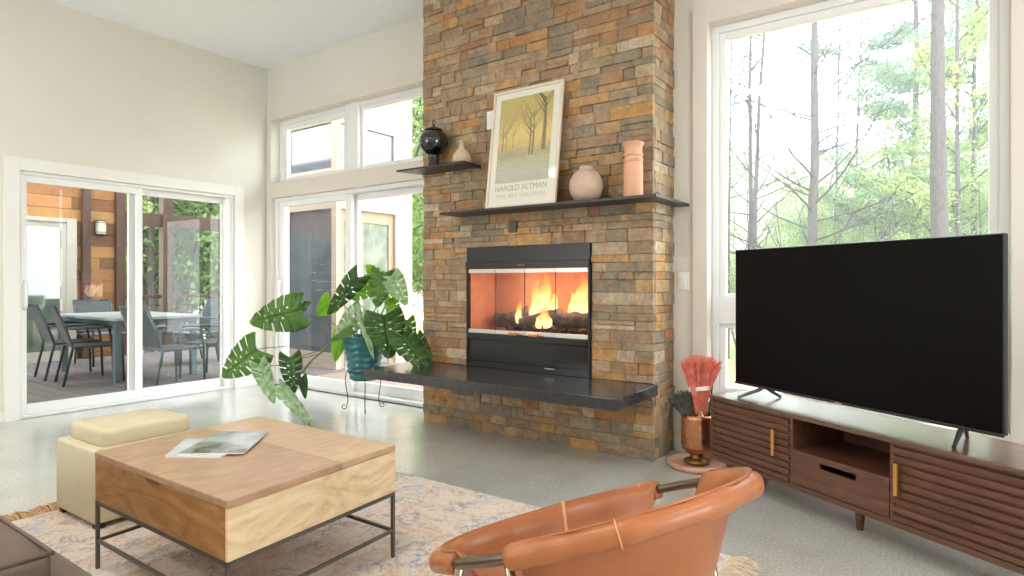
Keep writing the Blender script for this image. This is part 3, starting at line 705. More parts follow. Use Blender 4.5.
# ------------------------------------------------------------------ sofa corner
M_taupe=mat('taupe brown leather',(112,92,80),.45,spec=.4,rgb2=(96,78,68),nscale=5,bump=.12,bscale=60)
so=thing('sofa','taupe brown leather sofa at the lower left corner','sofa',(-3.0,.1,0))
def pillow(name,x0,x1,y0,y1,z0,z1,puff,parent,m,b=.03):
    bm=bmesh.new(); bmesh.ops.create_cube(bm,size=1)
    for v in bm.verts: v.co=Vector(((x0+x1)/2+v.co.x*(x1-x0),(y0+y1)/2+v.co.y*(y1-y0),(z0+z1)/2+v.co.z*(z1-z0)))
    bmesh.ops.bevel(bm,geom=bm.edges[:],offset=b,segments=3,profile=.6,affect='EDGES')
    bmesh.ops.subdivide_edges(bm,edges=[e for e in bm.edges if e.calc_length()>.15],cuts=6,use_grid_fill=True)
    cx,cy=(x0+x1)/2,(y0+y1)/2
    for v in bm.verts:
        if v.co.z>(z0+z1)/2:
            u=abs(v.co.x-cx)/((x1-x0)/2); w_=abs(v.co.y-cy)/((y1-y0)/2)
            v.co.z+=puff*max(0,1-u**3)*max(0,1-w_**3)+.006*noise.noise(v.co*6)
    me=bpy.data.meshes.new(name); bm.to_mesh(me); bm.free(); me.materials.append(m)
    me.polygons.foreach_set('use_smooth',[True]*len(me.polygons))
    o=bpy.data.objects.new(name,me); COL.objects.link(o); o.parent=parent; return o
pillow('seat_cushion',.05,1.095,-.38,.515,.37,.445,.03,so,M_taupe,.02)
pillow('seat_cushion',-1.0,.04,-.38,.515,.37,.445,.03,so,M_taupe,.02)
pillow('base',-1.15,1.25,-.72,.60,.10,.368,.0,so,M_taupe,.028)
pillow('backrest',-1.1,1.12,-.74,-.46,.36,.80,.02,so,M_taupe,.05)
B=MB(); B.tube([(.06,.515,.442),(1.09,.515,.442),(1.09,-.37,.442)],.006,8); B.build('piping',M_taupe,so,smooth=True)
for sx in(-1.02,1.06):
    for sy in(-.6,.45):
        B=MB(); B.bbox(sx-.03,sx+.03,sy-.03,sy+.03,.0125,.11,.004); B.build('foot',M_dfoot,so)

# ------------------------------------------------------------------ rug
def rug_mat():
    m=bpy.data.materials.new('faded oriental rug'); m.use_nodes=True; nt=m.node_tree; N=nt.nodes; L=nt.links; b=N['Principled BSDF']; b.inputs['Roughness'].default_value=.95; b.inputs['Specular IOR Level'].default_value=.1
    tc=N.new('ShaderNodeTexCoord')
    def noi(s,d=5,dist=0,rough=.6):
        n=N.new('ShaderNodeTexNoise'); n.inputs['Scale'].default_value=s; n.inputs['Detail'].default_value=d; n.inputs['Distortion'].default_value=dist; n.inputs['Roughness'].default_value=rough; L.new(tc.outputs['Object'],n.inputs['Vector']); return n
    def ramp(src,stops):
        r=N.new('ShaderNodeValToRGB'); e=r.color_ramp.elements
        e[0].position=stops[0][0]; e[0].color=(*stops[0][1],1); e[1].position=stops[-1][0]; e[1].color=(*stops[-1][1],1)
        for p,c in stops[1:-1]:
            x=e.new(p); x.color=(*c,1)
        L.new(src,r.inputs[0]); return r
    a=ramp(noi(3.2,4,2.0).outputs['Fac'],[(.35,s2l((210,182,164))),(.48,s2l((222,208,190))),(.6,s2l((214,202,194))),(.7,s2l((190,190,198)))])
    v=N.new('ShaderNodeTexVoronoi'); v.inputs['Scale'].default_value=9; v.feature='DISTANCE_TO_EDGE'
    wn=noi(7,3,1.5); 
    mv=N.new('ShaderNodeMix'); mv.data_type='VECTOR'; mv.inputs[0].default_value=.22; L.new(tc.outputs['Object'],mv.inputs[4]); L.new(wn.outputs['Color'],mv.inputs[5]); L.new(mv.outputs[1],v.inputs['Vector'])
    e1=ramp(v.outputs['Distance'],[(.02,(1,1,1)),(.09,(0,0,0))])
    blot=ramp(noi(5,6,1).outputs['Fac'],[(.46,(0,0,0)),(.58,(.75,.75,.75))])
    mu=N.new('ShaderNodeMath'); mu.operation='MULTIPLY'; L.new(e1.outputs[0],mu.inputs[0]); L.new(blot.outputs[0],mu.inputs[1])
    mx=N.new('ShaderNodeMix'); mx.data_type='RGBA'; L.new(mu.outputs[0],mx.inputs[0]); L.new(a.outputs[0],mx.inputs[6]); mx.inputs[7].default_value=(*s2l((142,146,162)),1)
    sal=ramp(noi(13,4,2).outputs['Fac'],[(.57,(0,0,0)),(.66,(.6,.6,.6))])
    m3=N.new('ShaderNodeMix'); m3.data_type='RGBA'; L.new(sal.outputs[0],m3.inputs[0]); L.new(mx.outputs[2],m3.inputs[6]); m3.inputs[7].default_value=(*s2l((206,160,144)),1)
    f=ramp(noi(60,3).outputs['Fac'],[(.4,(.9,.9,.9)),(.6,(1.04,1.04,1.04))])
    m4=N.new('ShaderNodeMix'); m4.data_type='RGBA'; m4.blend_type='MULTIPLY'; m4.inputs[0].default_value=1; L.new(m3.outputs[2],m4.inputs[6]); L.new(f.outputs[0],m4.inputs[7])
    L.new(m4.outputs[2],b.inputs['Base Color'])
    bp=N.new('ShaderNodeBump'); bp.inputs['Strength'].default_value=.3; bp.inputs['Distance'].default_value=.004; L.new(noi(250,2).outputs['Fac'],bp.inputs['Height']); L.new(bp.outputs[0],b.inputs['Normal'])
    return m
rg=thing('area_rug','faded pink and blue oriental rug under the coffee table','rug',(-2.16,1.25,0))
RX0,RX1,RY0,RY1=-1.47,1.42,-2.2,1.365
B=MB(); B.bbox(RX0,RX1,RY0,RY1,.001,.012,.003); B.build('rug_pile',rug_mat(),rg)
M_fr=mat('tan rug fringe',(206,168,124),.9,rgb2=(190,146,100),nscale=30); M_fr2=mat('cream rug fringe',(226,206,182),.9,rgb2=(206,184,158),nscale=30)
random.seed(9)
for s,x in((-1,RX0),(1,RX1)):
    B=MB(); y=RY0
    while y<RY1:
        for k in range(4):
            yy_=y+random.uniform(-.008,.008); l=random.uniform(.08,.17)*(1 if s<0 else .8)
            B.tube([(x,yy_,.008),(x+s*l*.5,yy_+random.uniform(-.015,.015),.008+random.uniform(.002,.014)),(x+s*l,yy_+random.uniform(-.03,.03),.004)],[.0028,.003,.002],5)
        y+=.013
    tag(B.build('fringe',M_fr if s<0 else M_fr2,rg),'tan knotted fringe',kind='stuff')

# ------------------------------------------------------------------ leather armchair
M_lea=mat('cognac saddle leather',(176,108,64),.34,spec=.5,rgb2=(160,92,50),nscale=4,bump=.05,bscale=120)
M_lea2=mat('cognac leather lining',(178,100,56),.42,spec=.45,rgb2=(196,122,74),nscale=4,bump=.05,bscale=120)
M_seam=mat('pale leather seam',(214,158,112),.5)
AC=Vector((-.712,1.323,.576)); ayaw=-.229; at=.385; aa=.351; ab=.403
u_=Vector((math.cos(ayaw)*math.cos(at),math.sin(ayaw)*math.cos(at),math.sin(at))); v_=Vector((-math.sin(ayaw),math.cos(ayaw),0))
uh=Vector((math.cos(ayaw),math.sin(ayaw),0))
ac=thing('leather_armchair','cognac leather sling armchair with a round tubular rim in the foreground','armchair',(AC.x,AC.y,0))
O=Vector((AC.x,AC.y,0))
def rim(t,e=0): return AC+u_*math.cos(t)*(ab+e)+v_*math.sin(t)*(aa+e)-O
def bowl(t,s):
    p=rim(t); c=math.cos(t)
    bc=uh*.03; br_b=.22; br_a=.20
    bot=bc+uh*math.cos(t)*br_b+v_*math.sin(t)*br_a; bot.z=.30+.02*c
    if s<=1:
        k=s; x=p.lerp(bot,k**.95); inw=Vector((-(u_.x*math.cos(t)+v_.x*math.sin(t)),-(u_.y*math.cos(t)+v_.y*math.sin(t)),0)).normalized()
        x+=inw*.031*min(1,k/.07)**.7*(1-k); x.z=p.z+.0265*max(0,1-(k/.13)**1.5)+(bot.z-p.z)*(1-(1-k)**1.12)
        return x
    k=s-1; cc=bc.copy(); cc.z=.265; x=bot.lerp(cc,k); x.z=bot.z+(cc.z-bot.z)*math.sin(k*PI/2); return x
def nang(a): return (math.degrees(a)+360)%360
def gap_half(t):
    """depth of the arm cut-out at ring angle t (0 = none)"""
    d=nang(t); g_=0
    for c,hw in((272,13),(84,13)):
        q_=abs((d-c+180)%360-180)
        if q_<hw: g_=max(g_,.36*math.sqrt(max(0,1-(q_/hw)**2))**.7)
    return g_
NT=180; rows_=[0,.015,.03,.05,.08,.12,.18,.24,.30,.36,.45,.55,.66,.78,.9,1,1.12,1.3,1.55,1.8,2]
B=MB(); idx={}
vs=[]
for i in range(NT):
    t0=2*PI*i/NT; g_=gap_half(t0)
    for s in rows_:
        ss=max(s,g_) if s<=.37 else s
        vs.append(bowl(t0,ss))
fs=[]; n=len(rows_)
for i in range(NT):
    j=(i+1)%NT
    for k in range(n-1):
        f=(i*n+k,i*n+k+1,j*n+k+1,j*n+k)
        if (vs[f[0]]-vs[f[1]]).length<1e-5 and (vs[f[3]]-vs[f[2]]).length<1e-5: continue
        fs.append(f)
B.add(vs,fs); o=B.build('sling',M_lea,ac,smooth=True,solid=.005)
def arc(a0,a1,e,n=60): return [rim(math.radians(a0+(a1-a0)*i/n),e) for i in range(n+1)]
B=MB(); B.tube([rim(2*PI*i/120) for i in range(120)],.0125,12,closed=True); B.build('rim_tube',mat('bronze chrome tube',(120,108,92),.28,metal=.85),ac,smooth=True)
for a0,a1,nm in((97,259,'front_roll'),(-75,71,'back_roll')):
    g=MB(); pts=arc(a0,a1,0,90); N_=len(pts)
    rr=[.024+.0015*math.sin(i*.35)+.001*math.sin(i*.9) for i in range(N_)]
    g.tube(pts,rr,14); g.build(nm,M_lea,ac,smooth=True)
for a in (142,318,238,104):
    g=MB(); c=rim(math.radians(a)); tan=(rim(math.radians(a+1))-rim(math.radians(a-1))).normalized(); x1=tan.orthogonal().normalized(); y1_=tan.cross(x1)
    g.tube([c+(x1*math.cos(k*2*PI/20)+y1_*math.sin(k*2*PI/20))*.0258 for k in range(20)],.002,6,closed=True)
    if a==142: g.tube([bowl(math.radians(a),.0+.06*k)+Vector((0,0,.003)) for k in range(17)],.006,6)
    g.build('seam',M_seam,ac,smooth=True)
M_chr=mat('chrome tube',(170,160,146),.2,metal=.95)
for sgn,ang in((1,80),(1,96),(-1,266),(-1,282)):
    pass
for name_,ang,fx in (('leg',262,-.27),('leg',284,.24),('leg',98,-.27),('leg',76,.24)):
    p=rim(math.radians(ang)); foot=uh*fx+v_*(math.sin(math.radians(ang))*.30); foot.z=.014
    g=MB(); mid=p.lerp(foot,.5); g.tube([p,mid,foot],.010,10); g.build(name_,M_chr,ac,smooth=True)
for s in(-1,1):
    a_=uh*-.27+v_*s*.30; b_=uh*.24+v_*s*.30; a_.z=b_.z=.0225
    g=MB(); g.tube([a_,b_],.010,10); g.build('floor_runner',M_chr,ac,smooth=True)
a_=uh*0+v_*.30; b_=uh*0-v_*.30; a_.z=b_.z=.24
g=MB(); g.tube([uh*-.0+v_*.30+Vector((0,0,.0225)),a_,b_,uh*-.0-v_*.30+Vector((0,0,.0225))],.009,8); g.build('cross_bar',M_chr,ac,smooth=True)

# ------------------------------------------------------------------ monstera in a teal pot on a wire stand
PX,PY=-4.245,3.70
M_teal=mat('teal glazed pot',(28,104,108),.3,spec=.5,coat=.4)
M_wire=mat('wrought wire',(58,54,50),.45,metal=.5)
ps=thing('plant_stand','thin wrought wire plant stand with scrolled feet','plant stand',(PX,PY,0))
B=MB(); B.tube([(.142*math.cos(a),.142*math.sin(a),.36) for a in [i*2*PI/40 for i in range(40)]],.005,8,closed=True)
B.tube([(.11*math.cos(a),.11*math.sin(a),.285) for a in [i*2*PI/40 for i in range(40)]],.004,8,closed=True); B.tube([(-.11,0,.285),(.11,0,.285)],.004,8); B.tube([(0,-.11,.285),(0,.11,.285)],.004,8); B.build('ring',M_wire,ps,smooth=True)
for k,a in enumerate((math.radians(205),math.radians(322),math.radians(80))):
    pts=[]
    for z_,r in((.375,.150),(.34,.168),(.28,.178),(.20,.168),(.13,.155),(.08,.152),(.045,.165)): pts.append((r,z_))
    for i in range(1,13):
        th=-PI+PI*0+ -i*0; 
    cx,cz=.190,.034
    for i in range(14):
        th=PI-.3-i*(1.9*PI/13)*-1; rr=.026*(1-i/22); pts.append((cx+rr*math.cos(th),cz+rr*math.sin(th)*-1*-1))
    P_=[(r*math.cos(a),r*math.sin(a),max(z_,.005)) for r,z_ in pts]
    B=MB(); B.tube(P_,.004,8); B.tube([P_[0],(.142*math.cos(a),.142*math.sin(a),.36)],.004,6); B.build('leg',M_wire,ps,smooth=True)
pp=thing('plant_pot','teal ceramic pot with a wavy relief in the wire stand','plant pot',(PX,PY,.29))
B=MB(); n=64; prof=[]
nz=56
vs=[];
for i in range(nz+1):
    z_=.385*i/nz; r0=.118+.072*(i/nz)**.8
    for k in range(n):
        a=2*PI*k/n; ph=z_*115+.9*math.sin(a*8); w_=.004*math.sin(ph)
        if i>nz-4: w_=.006
        r=r0+w_; vs.append((r*math.cos(a),r*math.sin(a),z_))
for i in range(2):
    for k in range(n):
        a=2*PI*k/n; r=.178; vs.append((r*math.cos(a),r*math.sin(a),.385-.05*i))
fs=[(i*n+k,i*n+(k+1)%n,(i+1)*n+(k+1)%n,(i+1)*n+k) for i in range(nz+2) for k in range(n)]+[tuple(range(n))[::-1]]
B.add(vs,fs); B.build('pot_wall',M_teal,pp,smooth=True)
B=MB(); B.lathe([(.001,.358),(.09,.362),(.177,.352)],32,cap=False); B.build('soil',mat('potting soil',(66,50,38),.95,rgb2=(100,84,66),nscale=40,bump=1),pp)
ML={'mid':leaf_mat('monstera leaf',(82,128,50),(114,156,72),.35),'dark':leaf_mat('dark monstera leaf',(50,88,34),(70,112,44),.25),'lime':leaf_mat('young lime leaf',(148,196,60),(168,212,84),.55),'pale':leaf_mat('variegated pale leaf',(206,226,192),(140,184,116),.4,nscale=14)}
M_stem=mat('green plant stem',(104,124,66),.5,rgb2=(128,116,70),nscale=8)
mo=thing('monstera_plant','large monstera with split leaves arching left over the floor','potted plant',(PX,PY,.65))
PO=Vector((PX,PY,.65)); CAM=Vector((0,0,1.15))
LEAVES=[
    (-4.529,3.222,0.909, -4.729,2.957,0.830, 0.321,'mid',1),(-4.744,3.253,0.832, -4.637,3.391,0.962, 0.132,'mid',1),(-4.722,2.962,0.588, -4.886,2.784,0.394, 0.300,'mid',1),
    (-4.663,2.943,0.469, -4.486,2.946,0.214, 0.139,'pale',1),(-4.477,3.014,0.279, -4.107,3.031,0.053, 0.113,'pale',1),(-4.497,3.122,0.521, -4.433,3.106,0.262, 0.175,'dark',1),
    (-4.458,3.211,0.346, -4.438,3.226,0.185, 0.076,'dark',0),(-4.497,3.551,0.978, -4.592,3.484,0.871, 0.188,'lime',0),(-4.229,3.619,1.192, -4.334,3.422,0.916, 0.174,'dark',1),
    (-4.177,3.779,1.157, -4.290,3.637,1.015, 0.196,'lime',1),(-4.178,3.901,1.121, -4.305,3.811,1.285, 0.182,'lime',1),(-3.993,3.787,1.201, -3.828,3.781,0.993, 0.183,'pale',1),
    (-4.051,3.746,1.227, -4.049,3.686,0.974, 0.210,'mid',1),(-4.240,3.673,0.883, -4.318,3.495,0.714, 0.211,'pale',1),(-4.351,3.533,0.692, -4.346,3.475,0.488, 0.131,'lime',0),
    (-4.067,3.857,1.005, -4.031,3.883,0.782, 0.125,'lime',1),(-3.819,3.543,0.875, -3.674,3.462,0.593, 0.310,'dark',1),(-3.735,3.725,0.827, -3.636,3.672,0.635, 0.134,'mid',1),
    (-3.552,3.487,0.719, -3.305,3.478,0.512, 0.219,'dark',1),(-3.497,3.588,0.70, -3.343,3.575,0.52, 0.127,'dark',1),(-4.045,3.505,0.861, -3.862,3.451,0.574, 0.075,'pale',0),(-4.193,3.522,0.735, -4.252,3.358,0.658, 0.077,'mid',0)]
STEMS=[
    [(-4.307,3.674,0.64),(-4.435,3.535,0.626),(-4.404,3.372,0.546),(-4.446,3.281,0.466),(-4.452,3.216,0.396),(-4.450,3.070,0.257),(-4.477,3.014,0.270)],
    [(-4.326,3.612,0.670),(-4.372,3.517,0.762),(-4.474,3.384,0.844),(-4.529,3.222,0.909)],[(-4.399,3.400,0.561),(-4.474,3.323,0.606),(-4.585,3.183,0.602),(-4.722,2.962,0.588)],
    [(-4.495,3.308,0.614),(-4.580,3.309,0.748),(-4.648,3.297,0.860),(-4.737,3.258,0.841)],[(-4.404,3.372,0.563),(-4.489,3.213,0.512),(-4.566,3.073,0.454),(-4.663,2.943,0.469)],
    [(-4.432,3.352,0.528),(-4.469,3.228,0.504),(-4.497,3.122,0.521)],[(-4.440,3.297,0.465),(-4.455,3.238,0.402),(-4.458,3.211,0.346)],
    [(-4.285,3.690,0.64),(-4.351,3.655,0.791),(-4.410,3.614,0.943),(-4.497,3.551,0.978)],[(-4.271,3.700,0.64),(-4.196,3.704,0.856),(-4.288,3.602,1.034),(-4.229,3.619,1.192)],
    [(-4.264,3.717,0.64),(-4.162,3.790,0.853),(-4.220,3.748,1.032),(-4.177,3.779,1.157)],[(-4.249,3.727,0.64),(-4.178,3.876,0.894),(-4.178,3.901,1.121)],
    [(-4.196,3.704,0.64),(-4.058,3.741,0.885),(-3.986,3.792,1.078),(-3.993,3.787,1.201)],[(-4.211,3.694,0.64),(-4.101,3.711,0.946),(-4.051,3.746,1.227)],
    [(-4.269,3.653,0.64),(-4.240,3.673,0.767),(-4.240,3.673,0.883)],[(-4.312,3.622,0.64),(-4.338,3.566,0.708),(-4.351,3.533,0.692)],[(-4.220,3.748,0.64),(-4.118,3.821,0.827),(-4.067,3.857,1.005)],
    [(-4.158,3.670,0.64),(-3.987,3.607,0.807),(-3.819,3.543,0.875)],[(-4.168,3.724,0.64),(-3.912,3.722,0.804),(-3.735,3.725,0.827)],[(-4.129,3.690,0.66),(-3.792,3.562,0.751),(-3.552,3.487,0.719)],
    [(-4.129,3.690,0.66),(-3.711,3.620,0.767),(-3.497,3.588,0.70)],[(-4.201,3.639,0.66),(-4.137,3.562,0.804),(-4.045,3.505,0.861)],[(-4.244,3.609,0.66),(-4.193,3.522,0.735)]]
def catmull(P,k=6):
    P=[Vector(p) for p in P]; out=[]
    for i in range(len(P)-1):
        a=P[max(i-1,0)];b=P[i];c=P[i+1];d_=P[min(i+2,len(P)-1)]
        for j in range(k):
            t=j/k; out.append(.5*((2*b)+(c-a)*t+(2*a-5*b+4*c-d_)*t*t+(3*b-a-3*c+d_)*t**3))
    out.append(P[-1]); return out
for i,s in enumerate(STEMS):
    pts=[p-PO for p in catmull(s)]; r0=.009 if i==0 else .0045
    B=MB(); B.tube(pts,[r0*(1-.4*j/len(pts)) for j in range(len(pts))],8); B.build('stem',M_stem,mo,smooth=True)
random.seed(21)
def leaf(l):
    b=Vector(l[:3])-PO; t=Vector(l[3:6])-PO; w=l[6]; slit=l[8]
    ax=(t-b); Ln=ax.length; ax.normalize()
    view=(CAM-(PO+b)).normalized()
    nrm=(view*1.0+Vector((random.uniform(-.2,.2),random.uniform(-.2,.2),.15+random.uniform(-.1,.2))))
    nrm=(nrm-ax*nrm.dot(ax)).normalized(); sd=ax.cross(nrm)
    Lx=Ln*1.06
    NS=64 if slit else 24; NTt=7
    lobes=random.choice((5,6)); ph0=random.uniform(-.1,.1)
    vs=[];fs=[]
    def width(s): # heart outline
        return max(0.0,(math.sin(PI*min(1,(s+.10)/1.10)**.62))**.6)*(1-.10*s) if s<1 else 0
    for side in(-1,1):
        o=len(vs)
        for i in range(NS+1):
            s=i/NS; hw=w*.5*width(s)*1.1
            for j in range(NTt+1):
                q=j/NTt
                back=-.22*(1-s)*q**1.2+.10*q*q*s   # lobes sweep: basal lobes reach back past the petiole
                pos=b+ax*Lx*(s+back*(1 if Ln>0 else 1))+sd*side*hw*q
                ripple=.012*math.sin(s*lobes*2*PI)*q if slit else .006*math.sin(s*9)*q
                pos+=nrm*(-.14*hw*q*q - .07*Lx*s*s + ripple*1.0+.04*Lx*q*(1-q))
                vs.append(pos)
        for i in range(NS):
            s=(i+.5)/NS; fr=(s*lobes+ph0+(.5 if side<0 else 0)*.3)%1
            for j in range(NTt):
                q=(j+.5)/NTt
                if slit and .15<s<.9 and fr<.13 and q>.42: continue
                if slit and .2<s<.8 and .5<fr<.62 and .14<q<.30: continue
                A=o+i*(NTt+1)+j; f=(A,A+1,A+NTt+2,A+NTt+1)
                fs.append(f if side>0 else f[::-1])
    B=MB(); B.add(vs,fs); B.tube([b+ax*Lx*s+nrm*(.0015-.07*Lx*s*s) for s in [k/8 for k in range(8)]],[.0035*(1-k/9) for k in range(8)],6)
    B.build('leaf',ML[l[7]],mo,smooth=True,solid=.0012)
for l in LEAVES: leaf(l)

# ------------------------------------------------------------------ porch beyond the left wall
M_deck=tint_mat('grey deck board',.6,nscale=6,lo=.85,hi=1.1,bump=.2)
def deck(name,x0,x1,y0,y1,z,col,label,along='x',w=.14):
    random.seed(3); B=MB(); a=y0 if along=='x' else x0; e=y1 if along=='x' else x1
    while a<e-.01:
        c=tuple(v*random.uniform(.9,1.08) for v in s2l(col))
        if along=='x': B.box(x0,x1,a+.004,min(a+w,e)-.004,z-.03,z,c)
        else: B.box(a+.004,min(a+w,e)-.004,y0,y1,z-.03,z,c)
        a+=w
    return tag(struct(B.build(name,M_deck,color=True)),label)
deck('deck_porch',-10.7,XL-.2,-3,6.2,-.012,(116,108,104),'grey board floor of the covered porch')
deck('deck_patio',XL-.25,3.0,YB+.2,7.2,-.03,(150,126,114),'weathered pinkish boards outside the back wall','y')
M_plank=tint_mat('varnished cedar plank',.45,nscale=3,lo=.75,hi=1.2,bump=.15)
PWX=-10.72
B=MB(); random.seed(15); z=-.1
while z<3.1:
    y=-3.0
    while y<4.30:
        l=random.uniform(1.2,2.6); l=min(l,4.30-y)
        c=random.choice([(140,96,50),(154,108,58),(130,84,44),(166,120,66),(114,74,40),(146,100,52)]); c=tuple(v*random.uniform(.9,1.1) for v in s2l(c))
        B.box(PWX-.12,PWX,y+.002,y+l-.002,z+.003,z+.177,c)
        y+=l
    z+=.18
pw=B.build('wall_porch',M_plank,color=True); struct(pw,'cedar plank wall at the far side of the porch')
M_dkwood=wood('dark stained timber',(64,44,34),(86,62,48),scale=2,stretch=(8,8,1),rough=.6)
M_tanwood=mat('tan painted timber',(196,176,150),.7)
def post(name,label,x,y,w,z0,z1,m,cat='post'):
    B=MB(); B.bbox(x-w/2,x+w/2,y-w/2,y+w/2,z0,z1,.006); o=B.build(name,m); tag(o,label,cat); return o
post('porch_post','dark timber post at the end of the cedar plank wall',PWX+.02,4.34,.13,-.1,3.0,M_dkwood)
post('porch_post','dark timber post right of the porch dining table',-10.66,5.03,.16,-.1,3.0,M_dkwood)
post('porch_post','dark timber post beside the white-framed door on the cedar wall',PWX+.06,3.86,.10,-.012,2.95,M_dkwood)
B=MB(); B.bbox(-10.76,-10.62,4.40,8.5,2.06,2.27,.006); tag(B.build('porch_beam',M_dkwood),'dark horizontal timber beam across the porch opening','beam')
B=MB()
B.bbox(-10.72,-10.66,4.42,8.5,.88,.93,.004); B.bbox(-10.71,-10.67,4.42,8.5,.10,.14,.004)
for k in range(7): B.bbox(-10.70,-10.68,4.42,8.5,.18+k*.095,.20+k*.095,.002)
tag(B.build('porch_railing',M_dkwood),'low horizontal railing behind the porch dining set','railing')
B=MB(); B.bbox(-9.3,XL-.2,-3,4.2,3.0,3.15,.006); struct(B.build('ceiling_porch',mat('porch ceiling board',(150,120,90),.7)))  # unseen roof put in to dim the left doors, cut short to light planks
B=MB(); B.bbox(-6.5,-3.0,YB+.2,5.25,3.66,3.8,.006); struct(B.build('shade_eave',mat('shade eave board',(214,204,190),.7)))  # unseen eave added to keep skylight off the patio door
# white-framed sliding door on the cedar wall
M_dfr=mat('tan-grey door frame',(178,172,158),.5)  # white frame toned down to tan-grey so it reads less bright
d=thing('door_3',None,None,(PWX+.03,1.6,-.012)); struct(d,'white-framed glass door set in the cedar plank wall')
dpart('door_frame',lambda B:frame_rect(B,'y',-.03,.04,0,2.14,0,2.10,.13,.06,.06),M_dfr,d)
s1=dpart('door_panel',lambda B:frame_rect(B,'y',-.02,.02,.13,1.1,.06,2.04,.07,.09,.07),M_dfr,d)
s2=dpart('door_panel',lambda B:frame_rect(B,'y',-.02,.02,1.06,2.01,.06,2.04,.07,.09,.07),M_dfr,d)
M_dpane=mat('reflective door glass',(104,122,100),.05,spec=.9,coat=1,rgb2=(78,96,76),nscale=3)
pane('pane','y',.0,.20,1.03,.15,1.97,s1,M_dpane); pane('pane','y',.0,1.13,1.94,.15,1.97,s2,M_dpane)
# lantern
t=thing('wall_lantern','half-round wall lantern with a frosted shade on the cedar planks','wall lamp',(PWX,4.07,1.985))
B=MB(); B.bbox(0,.025,-.075,.075,-.12,.12,.003); B.build('backplate',M_black,t)

poly=[(.02,-.075)]+[(.02+.085*math.sin(a),-.075*math.cos(a)) for a in [i*PI/12 for i in range(1,12)]]+[(.02,.075)]
B.prism(poly,-.10,.10); B.build('shade',mat('frosted shade',(190,184,170),.5),t)
for z_ in(-.112,-.075,.075,.105):
    p2=[(a*1.06,b*1.06) for a,b in poly]; B=MB(); B.prism(p2,z_,z_+.008); B.build('band',M_black,t)

# dining set on the porch
M_tabletop=mat('pale grey tabletop',(170,178,176),.3,spec=.5)
M_alu=mat('dark green-grey metal',(62,70,68),.4,metal=.4)
M_sling=mat('dark grey mesh sling',(84,88,88),.8)
M_alub=mat('blue-grey metal',(104,120,126),.4,metal=.4)
dt=thing('patio_table','rectangular patio dining table with a pale top on the porch','table',(-8.55,3.56,-.012))
B=MB(); B.bbox(-.85,.85,-.50,.52,.715,.75,.006); B.build('table_top',M_tabletop,dt)
B=MB(); B.bbox(-.80,.80,-.45,.47,.66,.715,.004); B.build('apron',M_alub,dt)
for sx in(-.77,.77):
    for sy in(-.43,.44):
        B=MB(); B.bbox(sx-.035,sx+.035,sy-.035,sy+.035,0,.66,.004); B.build('leg',M_alub,dt)
def patio_chair(label,x,y,rz,mf):
    t=thing('patio_chair',label,'chair',(x,y,-.012),rz,None)   # faces +x locally
    B=MB(); B.bbox(-.24,.24,-.23,.23,.42,.435,.004); B.build('seat',M_sling,t)
    B=MB(); 
    B.grid(lambda u,v:(-.25-.15*v+.0,-.225+.45*u,.46+.42*v),6,8); B.build('backrest',M_sling,t,solid=.008)
    for s in(-1,1):
        B=MB(); B.tube([(.25,s*.25,0),(.235,s*.25,.43),(.20,s*.26,.62)],.014,8); B.build('leg',mf,t,smooth=True)
        B=MB(); B.tube([(-.33,s*.25,0),(-.24,s*.25,.43),(-.30,s*.24,.62),(-.41,s*.235,.90)],.014,8); B.build('leg',mf,t,smooth=True)
        B=MB(); B.tube([(.21,s*.26,.62),(.12,s*.275,.645),(-.28,s*.265,.64)],.016,8); B.build('armrest',mf,t,smooth=True)
        B=MB(); B.tube([(.24,s*.235,.425),(-.25,s*.235,.425)],.013,8); B.build('side_rail',mf,t,smooth=True)
    B=MB(); B.tube([(-.41,-.235,.89),(-.41,.235,.89)],.013,8); B.build('top_rail',mf,t,smooth=True)
patio_chair('dark metal patio chair standing leftmost at the porch table',-8.84,3.06,math.radians(84),M_alu)
patio_chair('dark metal patio chair second from left at the porch table',-8.17,3.04,math.radians(80),M_alu)
patio_chair('grey mesh patio chair at the left head of the porch table by the cedar wall',-9.78,3.78,math.radians(2),M_alu)
patio_chair('grey patio chair just past the right corner of the porch table',-7.08,3.38,math.radians(98),M_alub)
patio_chair('grey patio chair drawn up to the right end of the porch table',-7.42,4.05,math.radians(207),M_alub)
patio_chair('grey mesh patio chair on the far side of the porch table',-9.0,4.55,math.radians(-92),M_alub)

# ------------------------------------------------------------------ screened wing seen through the patio door
M_siding=mat('peach painted siding',(186,170,152),.75,spec=.2)
M_screen2=mat('dark bluish window glass',(78,86,98),.1,spec=.8,rgb2=(104,112,120),nscale=2.5,coat=.6)
wg=thing('house_wing','peach-sided wing of the house seen through the patio door','building',(-6.6,5.28,-.15))
WXL,WD,WH=-1.35,1.41,4.6
def grid_wall(B,axis,c0,c1,a0,a1,z0,z1,holes):
    xs=sorted({a0,a1,*[h[0] for h in holes],*[h[1] for h in holes]}); zz=sorted({z0,z1,*[h[2] for h in holes],*[h[3] for h in holes]})
    for i in range(len(xs)-1):
        for k in range(len(zz)-1):
            cx=(xs[i]+xs[i+1])/2; cz=(zz[k]+zz[k+1])/2
            if any(h[0]<cx<h[1] and h[2]<cz<h[3] for h in holes): continue
            if axis=='x': B.box(xs[i],xs[i+1],c0,c1,zz[k],zz[k+1])
            else: B.box(c0,c1,xs[i],xs[i+1],zz[k],zz[k+1])
hA=[(-1.05,-.10,.35,2.28),(-1.05,-.10,2.82,3.43)]
hB=[(.08,1.07,.0,2.28),(.08,1.04,2.79,3.42)]
B=MB(); grid_wall(B,'x',0,.12,WXL,-.05,0,WH,hA); grid_wall(B,'y',-.05,0,0,WD,0,WH,hB); B.box(WXL,WXL+.1,.12,WD,0,WH); B.box(WXL+.1,-.05,WD-.1,WD,0,WH)
